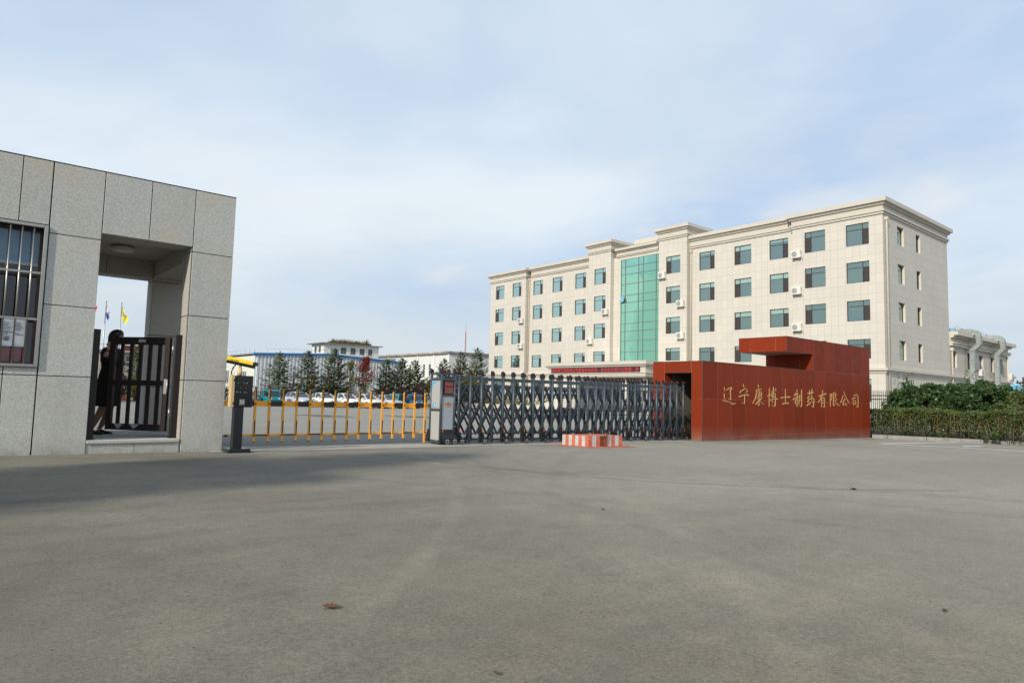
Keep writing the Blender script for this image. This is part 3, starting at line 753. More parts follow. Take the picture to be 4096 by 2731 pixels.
# dress: sleeved bodice and skirt
b = MB(); n = 20
prof = [(.105, 1.335, .09, .15), (.10, 1.31, .115, .19), (.10, 1.24, .135, .20), (.10, 1.12, .125, .175), (.105, 1.02, .12, .16), (.10, .92, .14, .185), (.09, .80, .155, .195), (.075, .60, .155, .19), (.06, .46, .16, .195), (.055, .435, .15, .185)]
b.loft([[tuple(pp(s + rs * math.cos(2 * math.pi * k / n) * (1 + .05 * math.sin(5 * 2 * math.pi * k / n) * (1 if z < .8 else 0)), rt_ * math.sin(2 * math.pi * k / n), z)) for k in range(n)] for s, z, rs, rt_ in prof], cap=True)
dr = b.build('dress', 'dress', pr)
skin_mesh('sleeve', [pv(.10, .14, 1.30, .068), pv(.12, .20, 1.12, .054), pv(.27, .055, 1.10, .046)], [(0, 1), (1, 2)], 'dress', pr)
skin_mesh('sleeve', [pv(.11, -.14, 1.30, .068), pv(.10, -.20, 1.10, .054), pv(.14, -.215, 1.21, .046)], [(0, 1), (1, 2)], 'dress', pr)
b = MB()
rings = []
for s, z, rs, rt_ in ((.165, 1.632, .012, .012), (.165, 1.627, .042, .038), (.163, 1.612, .07, .062), (.158, 1.588, .093, .082), (.15, 1.55, .106, .094), (.14, 1.51, .104, .097), (.125, 1.49, .088, .095), (.105, 1.43, .065, .085), (.09, 1.36, .05, .07), (.085, 1.30, .035, .05)):
    rings.append([tuple(pp(s + rs * math.cos(2 * math.pi * k / n), rt_ * math.sin(2 * math.pi * k / n), z)) for k in range(n)])
b.loft(rings); b.build('hair', 'hair', pr)
for t, s0 in ((.085, -.055), (-.07, -.10)):
    b = MB(); rg = []
    for s, z, w, h in ((-.045, .055, .022, .035), (-.02, .06, .034, .05), (.04, .045, .036, .045), (.11, .032, .038, .032), (.17, .026, .030, .024), (.20, .02, .010, .012)):
        rg.append([tuple(pp(s0 + s, t + w * math.cos(2 * math.pi * k / 12), max(.002, z * .55 + h * math.sin(2 * math.pi * k / 12)))) for k in range(12)])
    b.loft(rg); sh = b.build('shoe', 'shoe', pr)
    b = MB(); b.tube([tuple(pp(s0 + .0 + .038 * math.cos(2 * math.pi * k / 12), t + .038 * math.sin(2 * math.pi * k / 12), .10 + .01 * math.cos(2 * math.pi * k / 12))) for k in range(13)], .007, 6); b.build('ankle_strap', 'shoe', sh)

# ------------------------------------------------------------------ plate camera terminal
tm = thing('camera_terminal', 'black gate terminal post with a yellow plate camera on top', 'camera terminal', (3.35, 10.5, gz(3.35, 10.5)))
zb_ = gz(3.35, 10.5)
b = MB(); b.loft([[(x, y, z) for x, y in ((3.36 - w, 10.50 - w), (3.36 + w, 10.50 - w), (3.36 + w, 10.50 + w), (3.36 - w, 10.50 + w))] for w, z in ((.16, zb_ + .002), (.16, zb_ + .045), (.145, zb_ + .06))], smooth=False); b.build('base_plate', 'terminal', tm)
b = MB(); b.cbox(3.285, 10.44, zb_ + .06, 3.42, 10.56, .68, .005); b.build('post', 'terminal', tm)
b = MB(); b.cbox(3.268, 10.435, .677, 3.538, 10.56, 1.152, .006); bx_ = b.build('cabinet', 'terminal', tm)
b = MB(); b.cbox(3.213, 10.43, .678, 3.266, 10.55, 1.156, .005); b.build('side_panel', 'tan', bx_)
b = MB(); b.box(3.285, 10.4315, .70, 3.522, 10.434, 1.135); b.build('screen', 'terminal_glass', bx_)
for z in (.735, 1.085):
    b = MB(); b.cbox(3.246, 10.422, z - .02, 3.270, 10.44, z + .02, .003); b.build('hinge', 'black_plastic', bx_)
b = MB()
for x, z in ((3.315, 1.045), (3.40, 1.04), (3.435, 1.04), (3.448, 1.04), (3.30, .905), (3.316, .905), (3.352, .903), (3.41, .903), (3.437, .902)): b = MB(); b.disc((x, 10.4305, z), (0, -1, 0), .0033, 8); b.build('green_light', 'dot_green', bx_)
for x, z in ((3.392, 1.11), (3.352, .972), (3.432, .970)): b = MB(); b.disc((x, 10.4305, z), (0, -1, 0), .004, 8); b.build('red_light', 'dot_red', bx_)
b = MB(); b.cbox(3.345, 10.424, .705, 3.425, 10.434, .80, .002, 1)
for r in range(3):
    for c in range(3): b.cbox(3.352 + c * .0225, 10.418, .722 + r * .0225, 3.371 + c * .0225, 10.426, .7415 + r * .0225, .002, 0)
b.build('keypad', ['key', 'led_grey'], bx_)
b = MB(); b.tube([(3.345, 10.49, 1.152), (3.345, 10.49, 1.225), (3.345, 10.49, 1.228), (3.345, 10.49, 1.275)], [.038, .038, .034, .026], 14); b.cbox(3.325, 10.475, 1.262, 3.365, 10.505, 1.30, .004); b.build('bracket', 'tan', tm)
b = MB(); b.tube([(3.215 + .02, 10.5, 1.155), (3.225, 10.5, 1.20), (3.245, 10.5, 1.27), (3.275, 10.5, 1.305), (3.285, 10.5, 1.335)], .009, 6); b.build('cable', 'black_plastic', tm)
# camera housing, pitched nose-down and turned slightly to the lane
ch = Matrix.Translation((3.372, 10.49, 1.352)) @ Euler((0, R(11), R(-20))).to_matrix().to_4x4()
def chp(x, y, z): return tuple(ch @ Vector((x, y, z)))
b = MB(); pr_ = [(-.04, -.052), (.04, -.052), (.052, -.03), (.052, .012), (-.052, .012), (-.052, -.03)]
b.loft([[chp(x, y, z) for y, z in pr_] for x in (-.215, .195)], smooth=False); hs = b.build('camera_housing', 'black_plastic', tm)
b = MB(); pr_ = [(-.058, -.008), (.058, -.008), (.058, .018), (.030, .052), (-.030, .052), (-.058, .018)]
b.loft([[chp(x, y, z) for y, z in pr_] for x in (-.222, .155)], smooth=False); b.build('hood', 'cam_yellow', hs)
b = MB(); b.loft([[chp(x, y, z) for y, z in ((-.057, -.006), (.057, -.006), (.057, .02), (.028, .048), (-.028, .048), (-.057, .02))] for x in (.156, .228)], smooth=False); b.build('sun_shield', 'black_plastic', hs)
b = MB()
for y in (-.022, .022):
    for z in (-.036, -.012): b = MB(); b.disc(chp(.196, y, z), ch.to_3x3() @ Vector((1, 0, 0)), .007, 10, 0, .004); b.build('lens', 'chrome', hs)
text_mesh('lettering', 'TIEHU智能', .026, 'black_plastic', chp(-.17, -.0602, -.004), ch.to_3x3() @ Vector((1, 0, 0)), ch.to_3x3() @ Vector((0, 0, 1)), hs)

# ------------------------------------------------------------------ fence barrier
fb = thing('fence_barrier', 'orange and black picket barrier closed across the vehicle lane', 'barrier', (3.0, 11.5, gz(3, 11.5)))
pk = [3.95 + .2404 * k for k in range(15)]
b = MB(); ya, yb2 = 11.515, 11.545
edges = [2.95, 3.24, 3.62] + [(pk[i] + pk[i + 1]) / 2 for i in range(0)]
b.box(2.9, ya, .668, 3.60, yb2, .757, 0); b.box(3.601, ya, .668, pk[0] - .002, yb2, .757, 1)
for i in range(14): b.box(pk[i] + .001 - .0, ya, .668, pk[i + 1], yb2, .757, i % 2)
b.box(pk[14] + .001, ya, .668, 7.41, yb2, .757, 0)
b.build('arm', ['arm_orange', 'stripe_black'], fb)
b = MB()
for i in range(14): b.box(pk[i] + .001, ya + .006, .166, pk[i + 1], yb2 - .006, .198, 0)
for i in range(14):
    if i % 2 == 0: b.box(pk[i] + .022, ya + .001, .171, pk[i + 1] - .022, ya + .0055, .193, 1)
b.box(3.54, ya + .006, .166, pk[0], yb2 - .006, .198, 0); b.tube([(3.43, 11.53, .181), (3.48, 11.53, .181), (3.49, 11.53, .181), (3.54, 11.53, .181)], [.005, .005, .016, .017], 8, 1); b.box(7.33, ya + .006, .166, 7.40, yb2 - .006, .198, 0)
b.build('lower_rail', ['arm_orange', 'stripe_black'], fb)
b = None
for i, x in enumerate(pk):
    b = MB(); zt, zl = .968, (.075 if i < 14 else -.02)
    b.box(x - .018, 11.488, zl, x + .018, 11.513, zt, 0)
    b.box(x - .003, 11.4855, .785, x + .0165, 11.4875, zt - .012, 1); b.box(x - .003, 11.4855, .205, x + .0165, 11.4875, .43, 1)
    q = b.build('picket', ['arm_orange', 'stripe_black'], fb)
    b = MB(); b.cbox(x - .020, 11.485, zt, x + .020, 11.516, .989, .004)
    b.build('cap', 'black_plastic', q)
    if i < 14: b = MB(); b.cbox(x - .020, 11.485, zl - .014, x + .020, 11.516, zl, .004); b.build('cap', 'black_plastic', q)
    b = MB(); b.tube([(x, 11.489, .712), (x, 11.478, .712)], .0135, 10); b.build('bolt', 'black_plastic', q); b = MB(); b.tube([(x, 11.489, .182), (x, 11.478, .182)], .0125, 10); b.build('bolt', 'black_plastic', q)
b = MB(); b.cbox(2.72, 11.36, .195, 3.0, 11.7, .95, .01); b.build('motor_housing', 'arm_orange', fb)

# ------------------------------------------------------------------ retractable gate
rg_ = thing('retractable_gate', 'dark slate scissor gate drawn across the drive into the red wall', 'gate', (7.42, 11.1, gz(7.42, 11.1)))
YA, YB = 11.10, 11.52
def gate_cap(b, x, y, z, s=1):
    """slanted black cap; its sloping top carries the reflector"""
    w = .030
    b.hexa([(x - w, y - w, z - .10), (x + w, y - w, z - .10), (x + w, y + w, z - .10), (x - w, y + w, z - .10), (x - w, y - w, z), (x + w * .9, y - w, z - .030), (x + w * .9, y + w, z - .030), (x - w, y + w, z)], 0)
    b.poly([(x - w * .45, y - w - .0015, z - .012), (x + w * .92, y - w - .0015, z - .034), (x + w * .92, y - w - .0015, z - .058), (x + w * .3, y - w - .0015, z - .048)], 1)
    b.poly([(x - w * .45, y - w * .95, z - .0145), (x + w * .88, y - w * .95, z - .0292), (x + w * .88, y + w * .9, z - .0292), (x - w * .45, y + w * .9, z - .0145)], 1)
def spoked_wheel(b, c, r, w, axis):
    """tyre (0), bright rim with four spokes (1)"""
    c = Vector(c); ax = Vector(axis).normalized(); a = Vector((0, 0, 1)); e = ax.cross(a)
    def ring(rad, o, n=20): return [c + ax * o + (a * math.cos(2 * math.pi * k / n) + e * math.sin(2 * math.pi * k / n)) * rad for k in range(n)]
    b.loft([ring(r * .72, -w / 2), ring(r * .93, -w / 2), ring(r, -w * .3), ring(r, w * .3), ring(r * .93, w / 2), ring(r * .72, w / 2)], 0, True, False)
    b.loft([ring(r * .70, w * .46), ring(r * .70, w * .30)], 0, True, True)
    b.loft([ring(r * .74, w * .50), ring(r * .60, w * .52), ring(r * .58, w * .40)], 1, False, False)
    for k in range(4):
        t = math.pi / 4 + k * math.pi / 2; d = a * math.cos(t) + e * math.sin(t)
        b.bar(c + ax * w * .46 + d * r * .12, c + ax * w * .46 + d * r * .62, r * .20, r * .1, 1, up=ax)
    b.loft([ring(r * .22, w * .5, 10), ring(r * .18, w * .62, 10)], 0, True, True)
# drive cabinet
cx0, cx1, cz = 7.42, 7.79, gz(7.6, 11.1)
b = MB()
for x in (cx0 + .028, cx1 - .028):
    for y in (YA + .028, YB - .028):
        b.tube([(x, y, cz + .03), (x, y, 1.38)], .028, 8)
for z0, z1 in ((1.335, 1.378), (1.222, 1.272), (.905, .945)):
    b.box(cx0 + .03, YA + .006, z0, cx1 - .03, YA + .05, z1); b.box(cx0 + .03, YB - .05, z0, cx1 - .03, YB - .006, z1); b.box(cx0 + .006, YA + .05, z0, cx0 + .05, YB - .05, z1) if z0 > 1 else None; b.box(cx1 - .05, YA + .05, z0, cx1 - .006, YB - .05, z1)
b.box(cx0 + .006, YA + .05, .615, cx0 + .05, YB - .05, .662); b.box(cx0 + .006, YA + .05, cz + .03, cx0 + .05, YB - .05, .045)
b.box(cx0 + .05, YA + .03, 1.20, cx1 - .03, YB - .02, 1.222); b.box(cx1 - .02, YA + .05, .0, cx1 - .012, YB - .05, 1.22)
cab = b.build('drive_cabinet', 'slate', rg_)
b = MB()
for x in (cx0 + .028, cx1 - .028):
    for y in (YA + .028, YB - .028): gate_cap(b, x, y, 1.462)
b.build('cap', ['black_plastic', 'orange_lens'], cab)
b = MB(); b.box(cx0 + .055, YA + .02, .255, cx1 - .055, YA + .03, .905, 0); b.box(cx0 + .07, YA + .016, .27, cx1 - .07, YA + .022, .89, 1); b.build('front_panel', ['panel_rim', 'panel_shade'], cab)
for z0, z1 in ((.662, 1.222), (.045, .615)):
    b = MB(); b.box(cx0 + .02, YA + .055, z0, cx0 + .03, YB - .055, z1, 0); b.box(cx0 + .016, YA + .07, z0 + .015, cx0 + .022, YB - .07, z1 - .015, 1); b.build('side_panel', ['panel_rim', 'panel_grey'], cab)
b = MB(); b.cbox(cx0 + .055, YA + .012, .945, cx1 - .055, YA + .05, 1.222, .006, 0)
for z0, z1 in ((1.12, 1.19), (.97, 1.095)):
    x0, x1 = cx0 + .105, cx1 - .09
    b.box(x0 + .006, YA + .009, z0 + .006, x1 - .006, YA + .011, z1 - .006, 1)
    b.box(x0, YA + .003, z1 - .012, x1, YA + .014, z1, 2); b.box(x0, YA + .003, z0, x1, YA + .014, z0 + .012, 2); b.box(x0, YA + .004, z0 + .012, x0 + .012, YA + .014, z1 - .012, 2); b.box(x1 - .012, YA + .004, z0 + .012, x1, YA + .014, z1 - .012, 2)
b.build('display', ['black_plastic', 'led_grey', 'red_rim'], cab)
# winged emblem on the front
b = MB(); mx, mz = (cx0 + cx1) / 2, .765; ye = YA + .0135
for sg in (-1, 1):
    b.prism([(mx + sg * .04, ye, mz + .002), (mx + sg * .118, ye, mz + .018), (mx + sg * .108, ye, mz + .002), (mx + sg * .04, ye, mz - .014)], (0, .002, 0), 0)
    b.prism([(mx + sg * .042, ye, mz - .016), (mx + sg * .104, ye, mz - .001), (mx + sg * .092, ye, mz - .018), (mx + sg * .040, ye, mz - .032)], (0, .002, 0), 0)
    b.prism([(mx + sg * .040, ye, mz - .034), (mx + sg * .088, ye, mz - .021), (mx + sg * .074, ye, mz - .044), (mx + sg * .035, ye, mz - .066), (mx, ye, mz - .072), (mx, ye, mz - .046)], (0, .002, 0), 0)
g_ = []
for k in range(32):
    r = .040 if (k // 2) % 2 == 0 else .034
    a = 2 * math.pi * k / 32; g_.append((mx + r * math.cos(a), ye - .003, mz + r * math.sin(a) + .002))
b.prism(g_, (0, .004, 0), 1)
b.disc((mx, ye - .0035, mz + .002), (0, -1, 0), .027, 20, 2)
st_ = [(mx + (.022 if k % 2 == 0 else .008) * math.sin(math.pi * k / 4), ye - .005, mz + .002 + (.022 if k % 2 == 0 else .008) * math.cos(math.pi * k / 4)) for k in range(8)]
b.poly(st_, 1); b.build('emblem', ['emblem_orange', 'chrome', 'black_plastic'], cab)
b = MB(); xe = cx0 + .0145
b.prism([(xe, YB - .09, 1.195), (xe, YA + .19, 1.195), (xe, YB - .09, 1.05)], (.001, 0, 0)); b.prism([(xe, YB - .085, .69), (xe, YA + .205, .69), (xe, YA + .205, .77), (xe, YB - .085, .755)], (.001, 0, 0)); b.build('sticker', 'sticker', cab)
b = MB(); xe = cx0 + .013
b.bar((xe, YB - .115, 1.09), (xe, YA + .225, 1.165), .002, .012, 0, up=(0, -.6, 1)); b.disc((xe, YA + .235, .728), (-1, 0, 0), .022, 14); b.bar((xe, YB - .13, .705), (xe, YB - .10, .75), .002, .008, 0, up=(0, -.6, 1)); b.build('sticker_print', 'white', cab)
b = MB(); b.loft([[(cx0 + .045, YA + .015, .255), (cx1 + .01, YA + .015, .255), (cx1 + .01, YB - .02, .255), (cx0 + .045, YB - .02, .255)], [(cx0 + .045, YA + .01, .16), (cx1 + .012, YA + .01, .16), (cx1 + .012, YB, .16), (cx0 + .045, YB, .16)], [(cx0 + .04, YA - .05, .075), (cx1 + .03, YA - .05, .075), (cx1 + .03, YB + .02, .075), (cx0 + .04, YB + .02, .075)], [(cx0 + .045, YA - .045, cz + .05), (cx1 + .03, YA - .045, cz + .05), (cx1 + .03, YB + .02, cz + .05), (cx0 + .045, YB + .02, cz + .05)]], smooth=False)
b.loft([[(cx0 - .005, YB - .05, .255), (cx0 + .02, YB - .05, .255), (cx0 + .02, YB + .02, .255), (cx0 - .005, YB + .02, .255)], [(cx0 - .03, YB - .05, .05), (cx0 + .02, YB - .05, .05), (cx0 + .02, YB + .05, .05), (cx0 - .03, YB + .05, .05)], [(cx0 - .03, YB - .05, cz + .06), (cx0 + .02, YB - .05, cz + .06), (cx0 + .02, YB + .05, cz + .06), (cx0 - .03, YB + .05, cz + .06)]], smooth=False)
b.build('skirt', 'black_plastic', cab)
b = MB()
for x in (cx0 + .075, cx1 - .035): b.prism([(x - .012, YA + .008, .235), (x + .008, YA + .008, .25), (x + .012, YA + .008, .20), (x - .004, YA + .008, .185)], (0, .003, 0))
b.build('reflector', 'orange_lens', cab)
for x in (cx0 + .155, cx1 - .035):
    b = MB(); spoked_wheel(b, (x, YA - .03, cz + .062), .062, .045, (0, -1, 0)); b.build('wheel', ['rubber', 'chrome'], cab)
for x in (cx0 + .155, cx1 - .035):
    b = MB(); spoked_wheel(b, (x, YB + .03, cz + .062), .062, .045, (0, 1, 0)); b.build('wheel', ['rubber', 'chrome'], cab)
# posts of the gate
XG = [7.866 + .2868 * k for k in range(27)]
mp_ = MB(); mp_.tube([(0, 0, 0), (0, 0, 1.40)], .028, 8); mc_ = MB(); gate_cap(mc_, 0, 0, 0)
p0 = c0 = None
for row, y in enumerate((YA + .02, YB - .02)):
    for k, x in enumerate(XG):
        zg_ = gz(x, y) + .035
        if p0 is None:
            p0 = mp_.build('post', 'slate', rg_, off=(0, 0, 0)); c0 = mc_.build('cap', ['black_plastic', 'orange_lens'], p0, off=(0, 0, 0)); p, c = p0, c0
        else:
            p = p0.copy(); COL.objects.link(p); p.parent = rg_; c = c0.copy(); COL.objects.link(c); c.parent = p
        L_ = Vector(rg_.location); h = 1.40 - zg_
        p.location = Vector((x, y, zg_)) - L_; p.scale = (1, 1, h / 1.40); c.location = (0, 0, (1.462 - zg_) / (h / 1.40)); c.scale = (1, 1, 1.40 / h)
for y in (YA + .02, YB - .02):
    b = MB()
    for k in range(26): b.box(XG[k] + .026, y - .012, 1.255, XG[k + 1] - .026, y + .012, 1.315)
    b.box(cx1 - .01, y - .011, 1.256, XG[0] - .026, y + .011, 1.314)
    for k in range(0, 26): b.box(XG[k] + .026, y - .010, gz(XG[k], y) + .06, XG[k + 1] - .026, y + .010, gz(XG[k + 1], y) + .095)
    b.build('rail', 'slate', rg_)
for y, d in ((YA + .052, 1), (YB - .052, -1)):
    b = MB(); h = .2868
    m = [cx1 + .0 - h * .0 - .07 + h * k for k in range(-1, 28)]
    for k in range(-2, 27):
        xa0, xa1, xb0, xb1 = XG[0] + h * (k + .62), XG[0] + h * (k + 2.72), XG[0] + h * (k + .28), XG[0] + h * (k + 2.38)
        za, zb2 = .145, 1.165
        def seg(xa, zA, xb, zB, yy, mi):
            lo, hi = cx1 + .005, XG[-1] + .05
            if xb < lo or xa > hi: return
            t0 = max(0, (lo - xa) / (xb - xa)); t1 = min(1, (hi - xa) / (xb - xa))
            if t1 <= t0: return
            A = (xa + (xb - xa) * t0, yy, zA + (zB - zA) * t0); B = (xa + (xb - xa) * t1, yy, zA + (zB - zA) * t1)
            b.bar(A, B, .018, .040, mi)
        seg(xa0, za - .0112 * (xa0 - 8), xa1, zb2, y, 1); seg(xb0, zb2, xb1, za - .0112 * (xb1 - 8), y + d * .024, 0)
    b.build('lattice', ['slate_dark_shade', 'slate'], rg_)  # rising bars get the lit slate tone, falling bars the shaded one
b = MB()
for z in (.93, .545): b.tube([(cx1, (YA + YB) / 2 - .07, z), (XG[-1], (YA + YB) / 2 - .07, z)], .007, 6)
for k in range(27):
    for z in (1.165, .655, .16): b.tube([(XG[k] + .1434, YA + .05, z), (XG[k] + .1434, YB - .05, z)], .012, 6)
b.build('tie_rod', 'slate_dark_shade', rg_)
# wheel brackets on every other post, front and back
wb = MB(); wb.hexa([(-.035, -.03, .22), (.035, -.03, .22), (.035, .03, .22), (-.035, .03, .22), (-.030, -.034, .33), (.030, -.034, .30), (.030, .03, .30), (-.030, .03, .33)], 0)
wb.hexa([(-.035, -.03, .03), (.0, -.03, .03), (.0, .03, .03), (-.035, .03, .03), (-.035, -.03, .22), (.03, -.03, .22), (.03, .03, .22), (-.035, .03, .22)], 0)
wb.bar((.01, -.045, .21), (.045, -.05, .13), .05, .035, 0); wb.bar((.045, -.05, .13), (.055, -.05, .06), .05, .035, 0)
wb.poly([(-.002, -.0362, .318), (.028, -.0362, .302), (.03, -.0335, .235), (.012, -.0335, .25)], 1)
ww = MB(); spoked_wheel(ww, (0, 0, 0), .055, .04, (0, -1, 0))
w0 = None
for row, (y, sg) in enumerate(((YA + .02, 1), (YB - .02, -1))):
    for k in range(0, 27, 2):
        x = XG[k]
        if w0 is None: w0 = wb.build('wheel_bracket', ['black_plastic', 'orange_lens'], rg_, off=(0, 0, 0)); v0 = ww.build('wheel', ['rubber', 'chrome'], w0, off=(0, 0, 0)); v0.location = (.058, -.07, .055); w_ = w0
        else:
            w_ = w0.copy(); COL.objects.link(w_); w_.parent = rg_; v_ = v0.copy(); COL.objects.link(v_); v_.parent = w_
        w_.location = Vector((x, y, gz(x, y) + .003)) - Vector(rg_.location)
        if sg < 0: w_.rotation_euler = (0, 0, math.pi)

# ------------------------------------------------------------------ striped concrete block in the road
bp_ = [Vector(p) for p in ((10.16, 10.48), (10.30, 9.84), (11.235, 9.73), (11.095, 10.37))]
zk = gz(10.7, 10.1) + .014
rb = thing('road_block', 'low red and white striped concrete block before the scissor gate', 'road block', (10.7, 10.1, gz(10.7, 10.1)))
b = MB(); hb = .222
def stripes(A, B, cols):
    n = len(cols)
    for i, c in enumerate(cols):
        a, d = A.lerp(B, i / n), A.lerp(B, (i + 1) / n)
        b.quad((a.x, a.y, zk), (d.x, d.y, zk), (d.x, d.y, zk + hb), (a.x, a.y, zk + hb), c)
stripes(bp_[0], bp_[1], [1, 0, 1, 0, 1, 0, 1, 0]); stripes(bp_[1], bp_[2], [0, 1, 0, 2, 0, 1, 0, 1, 0]); stripes(bp_[2], bp_[3], [1, 0, 1, 0, 1, 0]); stripes(bp_[3], bp_[0], [0, 1, 0, 1, 0, 1, 0, 1, 0])
b.poly([(p.x, p.y, zk + hb) for p in bp_], 0); b.build('body', ['block_red', 'block_white', 'rust'], rb)
b = MB(); b.prism([(x, y, gz(x, y) + .003) for x, y in ((9.95, 10.62), (10.15, 9.66), (11.40, 9.50), (11.22, 10.46))], (0, 0, .010)); b.build('base_plate', 'block_red', rb)
b = MB(); b.bar((10.70, 9.76, zk), (10.765, 9.745, zk + .285), .035, .02); b.box(10.66, 9.755, zk + .19, 10.74, 9.775, zk + .215); b.build('lifting_bar', 'rust', rb)
b = MB(); b.tube([(11.05, 9.99, zk + .05), (11.36, 9.95, zk + .05)], .045, 14); b.build('pipe', 'grey_flat', rb)

# ------------------------------------------------------------------ red granite sign wall
sw = thing('sign_wall', 'red granite gate wall with golden Chinese lettering and an overhanging block', 'wall', (15.6, 10.7, -.2))
x0, x1, y0, y1, zl, zh_ = 15.60, 26.14, 10.70, 12.37, 2.03, 3.045
xn, xo = 21.80, 20.10
def zg(x): return gz(x, y0) - .03
# part faces: index 0 long cladding, 1 short cladding, 2 dark interior, 3 edge trim
b = MB()
b.poly([(x0, y0, zg(x0)), (x1, y0, zg(x1)), (x1, y0, zh_), (xo, y0, zh_), (xo, y0, 2.575), (xn, y0, 2.575), (xn, y0, zl), (x0, y0, zl)], 0)   # long face
b.poly([(x1, y0, zg(x1)), (x1, y1, zg(x1)), (x1, y1, zh_), (x1, y0, zh_)], 1); b.poly([(x0, y1, zg(x0)), (x0, y1, zl), (xn, y1, zl), (xn, y1, 2.575), (xo, y1, 2.575), (xo, y1, zh_), (x1, y1, zh_), (x1, y1, zg(x1))], 0)
b.quad((x0, y0, zl), (xn, y0, zl), (xn, y1, zl), (x0, y1, zl), 1); b.quad((xo, y0, zh_), (x1, y0, zh_), (x1, y1, zh_), (xo, y1, zh_), 1)
b.quad((xn, y0, zl), (xn, y0, 2.575), (xn, y1, 2.575), (xn, y1, zl), 1); b.quad((xo, y0, 2.575), (xo, y0, zh_), (xo, y1, zh_), (xo, y1, 2.575), 1); b.quad((xo, y0, 2.575), (xn, y0, 2.575), (xn, y1, 2.575), (xo, y1, 2.575), 4)
# gate pocket in the narrow end
ya_, yb_, zt_ = 11.05, 11.955, 1.715; zb0 = zg(x0)
b.quad((x0, y0, zb0), (x0, ya_, zb0), (x0, ya_, zl), (x0, y0, zl), 1); b.quad((x0, yb_, zb0), (x0, y1, zb0), (x0, y1, zl), (x0, yb_, zl), 1); b.quad((x0, ya_, zt_), (x0, yb_, zt_), (x0, yb_, zl), (x0, ya_, zl), 1)
xi = 20.8
b.quad((x0, ya_, zb0), (xi, ya_, zb0), (xi, ya_, zt_), (x0, ya_, zt_), 2); b.quad((x0, yb_, zb0), (x0 + .34, yb_, zb0), (x0 + .34, yb_, zt_), (x0, yb_, zt_), 1); b.quad((x0 + .34, yb_, zb0), (xi, yb_, zb0), (xi, yb_, zt_), (x0 + .34, yb_, zt_), 2)
b.quad((x0, ya_, zt_), (xi, ya_, zt_), (xi, yb_, zt_), (x0, yb_, zt_), 2); b.quad((xi, ya_, zb0), (xi, yb_, zb0), (xi, yb_, zt_), (xi, ya_, zt_), 2)
MT['pocket'] = plain('raw_render', (.20, .165, .115), .95, 0, .2, 2)
b.build('wall', ['red_long', 'red_short', 'pocket', 'red_edge', 'ceil'], sw)
b = MB(); e = .012
b.box(x0 - .004, y0 - .004, zb0, x0 + e, y0 + e, zl + .004); b.box(x0 + e, y0 - .005, zl - e, xn, y0 + .03, zl + .005); b.box(x0 - .005, y0 + e, zl - e, x0 + .03, y1, zl + .005)
b.box(xo - .005, y0 - .005, zh_ - e, x1 + .003, y0 + .03, zh_ + .005); b.box(xo - .006, y0 + .03, zh_ - e, xo + .03, y1, zh_ + .005); b.box(xo - .004, y0 - .004, 2.575, xo + e, y0 + e, zh_ - e); b.box(xn - .004, y0 - .004, zl, xn + e, y0 + e, 2.575)
b.box(x0 - .004, ya_ - .008, zb0, x0 + .01, ya_ + .004, zt_); b.box(x0 - .004, ya_, zt_ - .004, x0 + .01, yb_, zt_ + .008)
b.build('edge_trim', 'red_edge', sw)
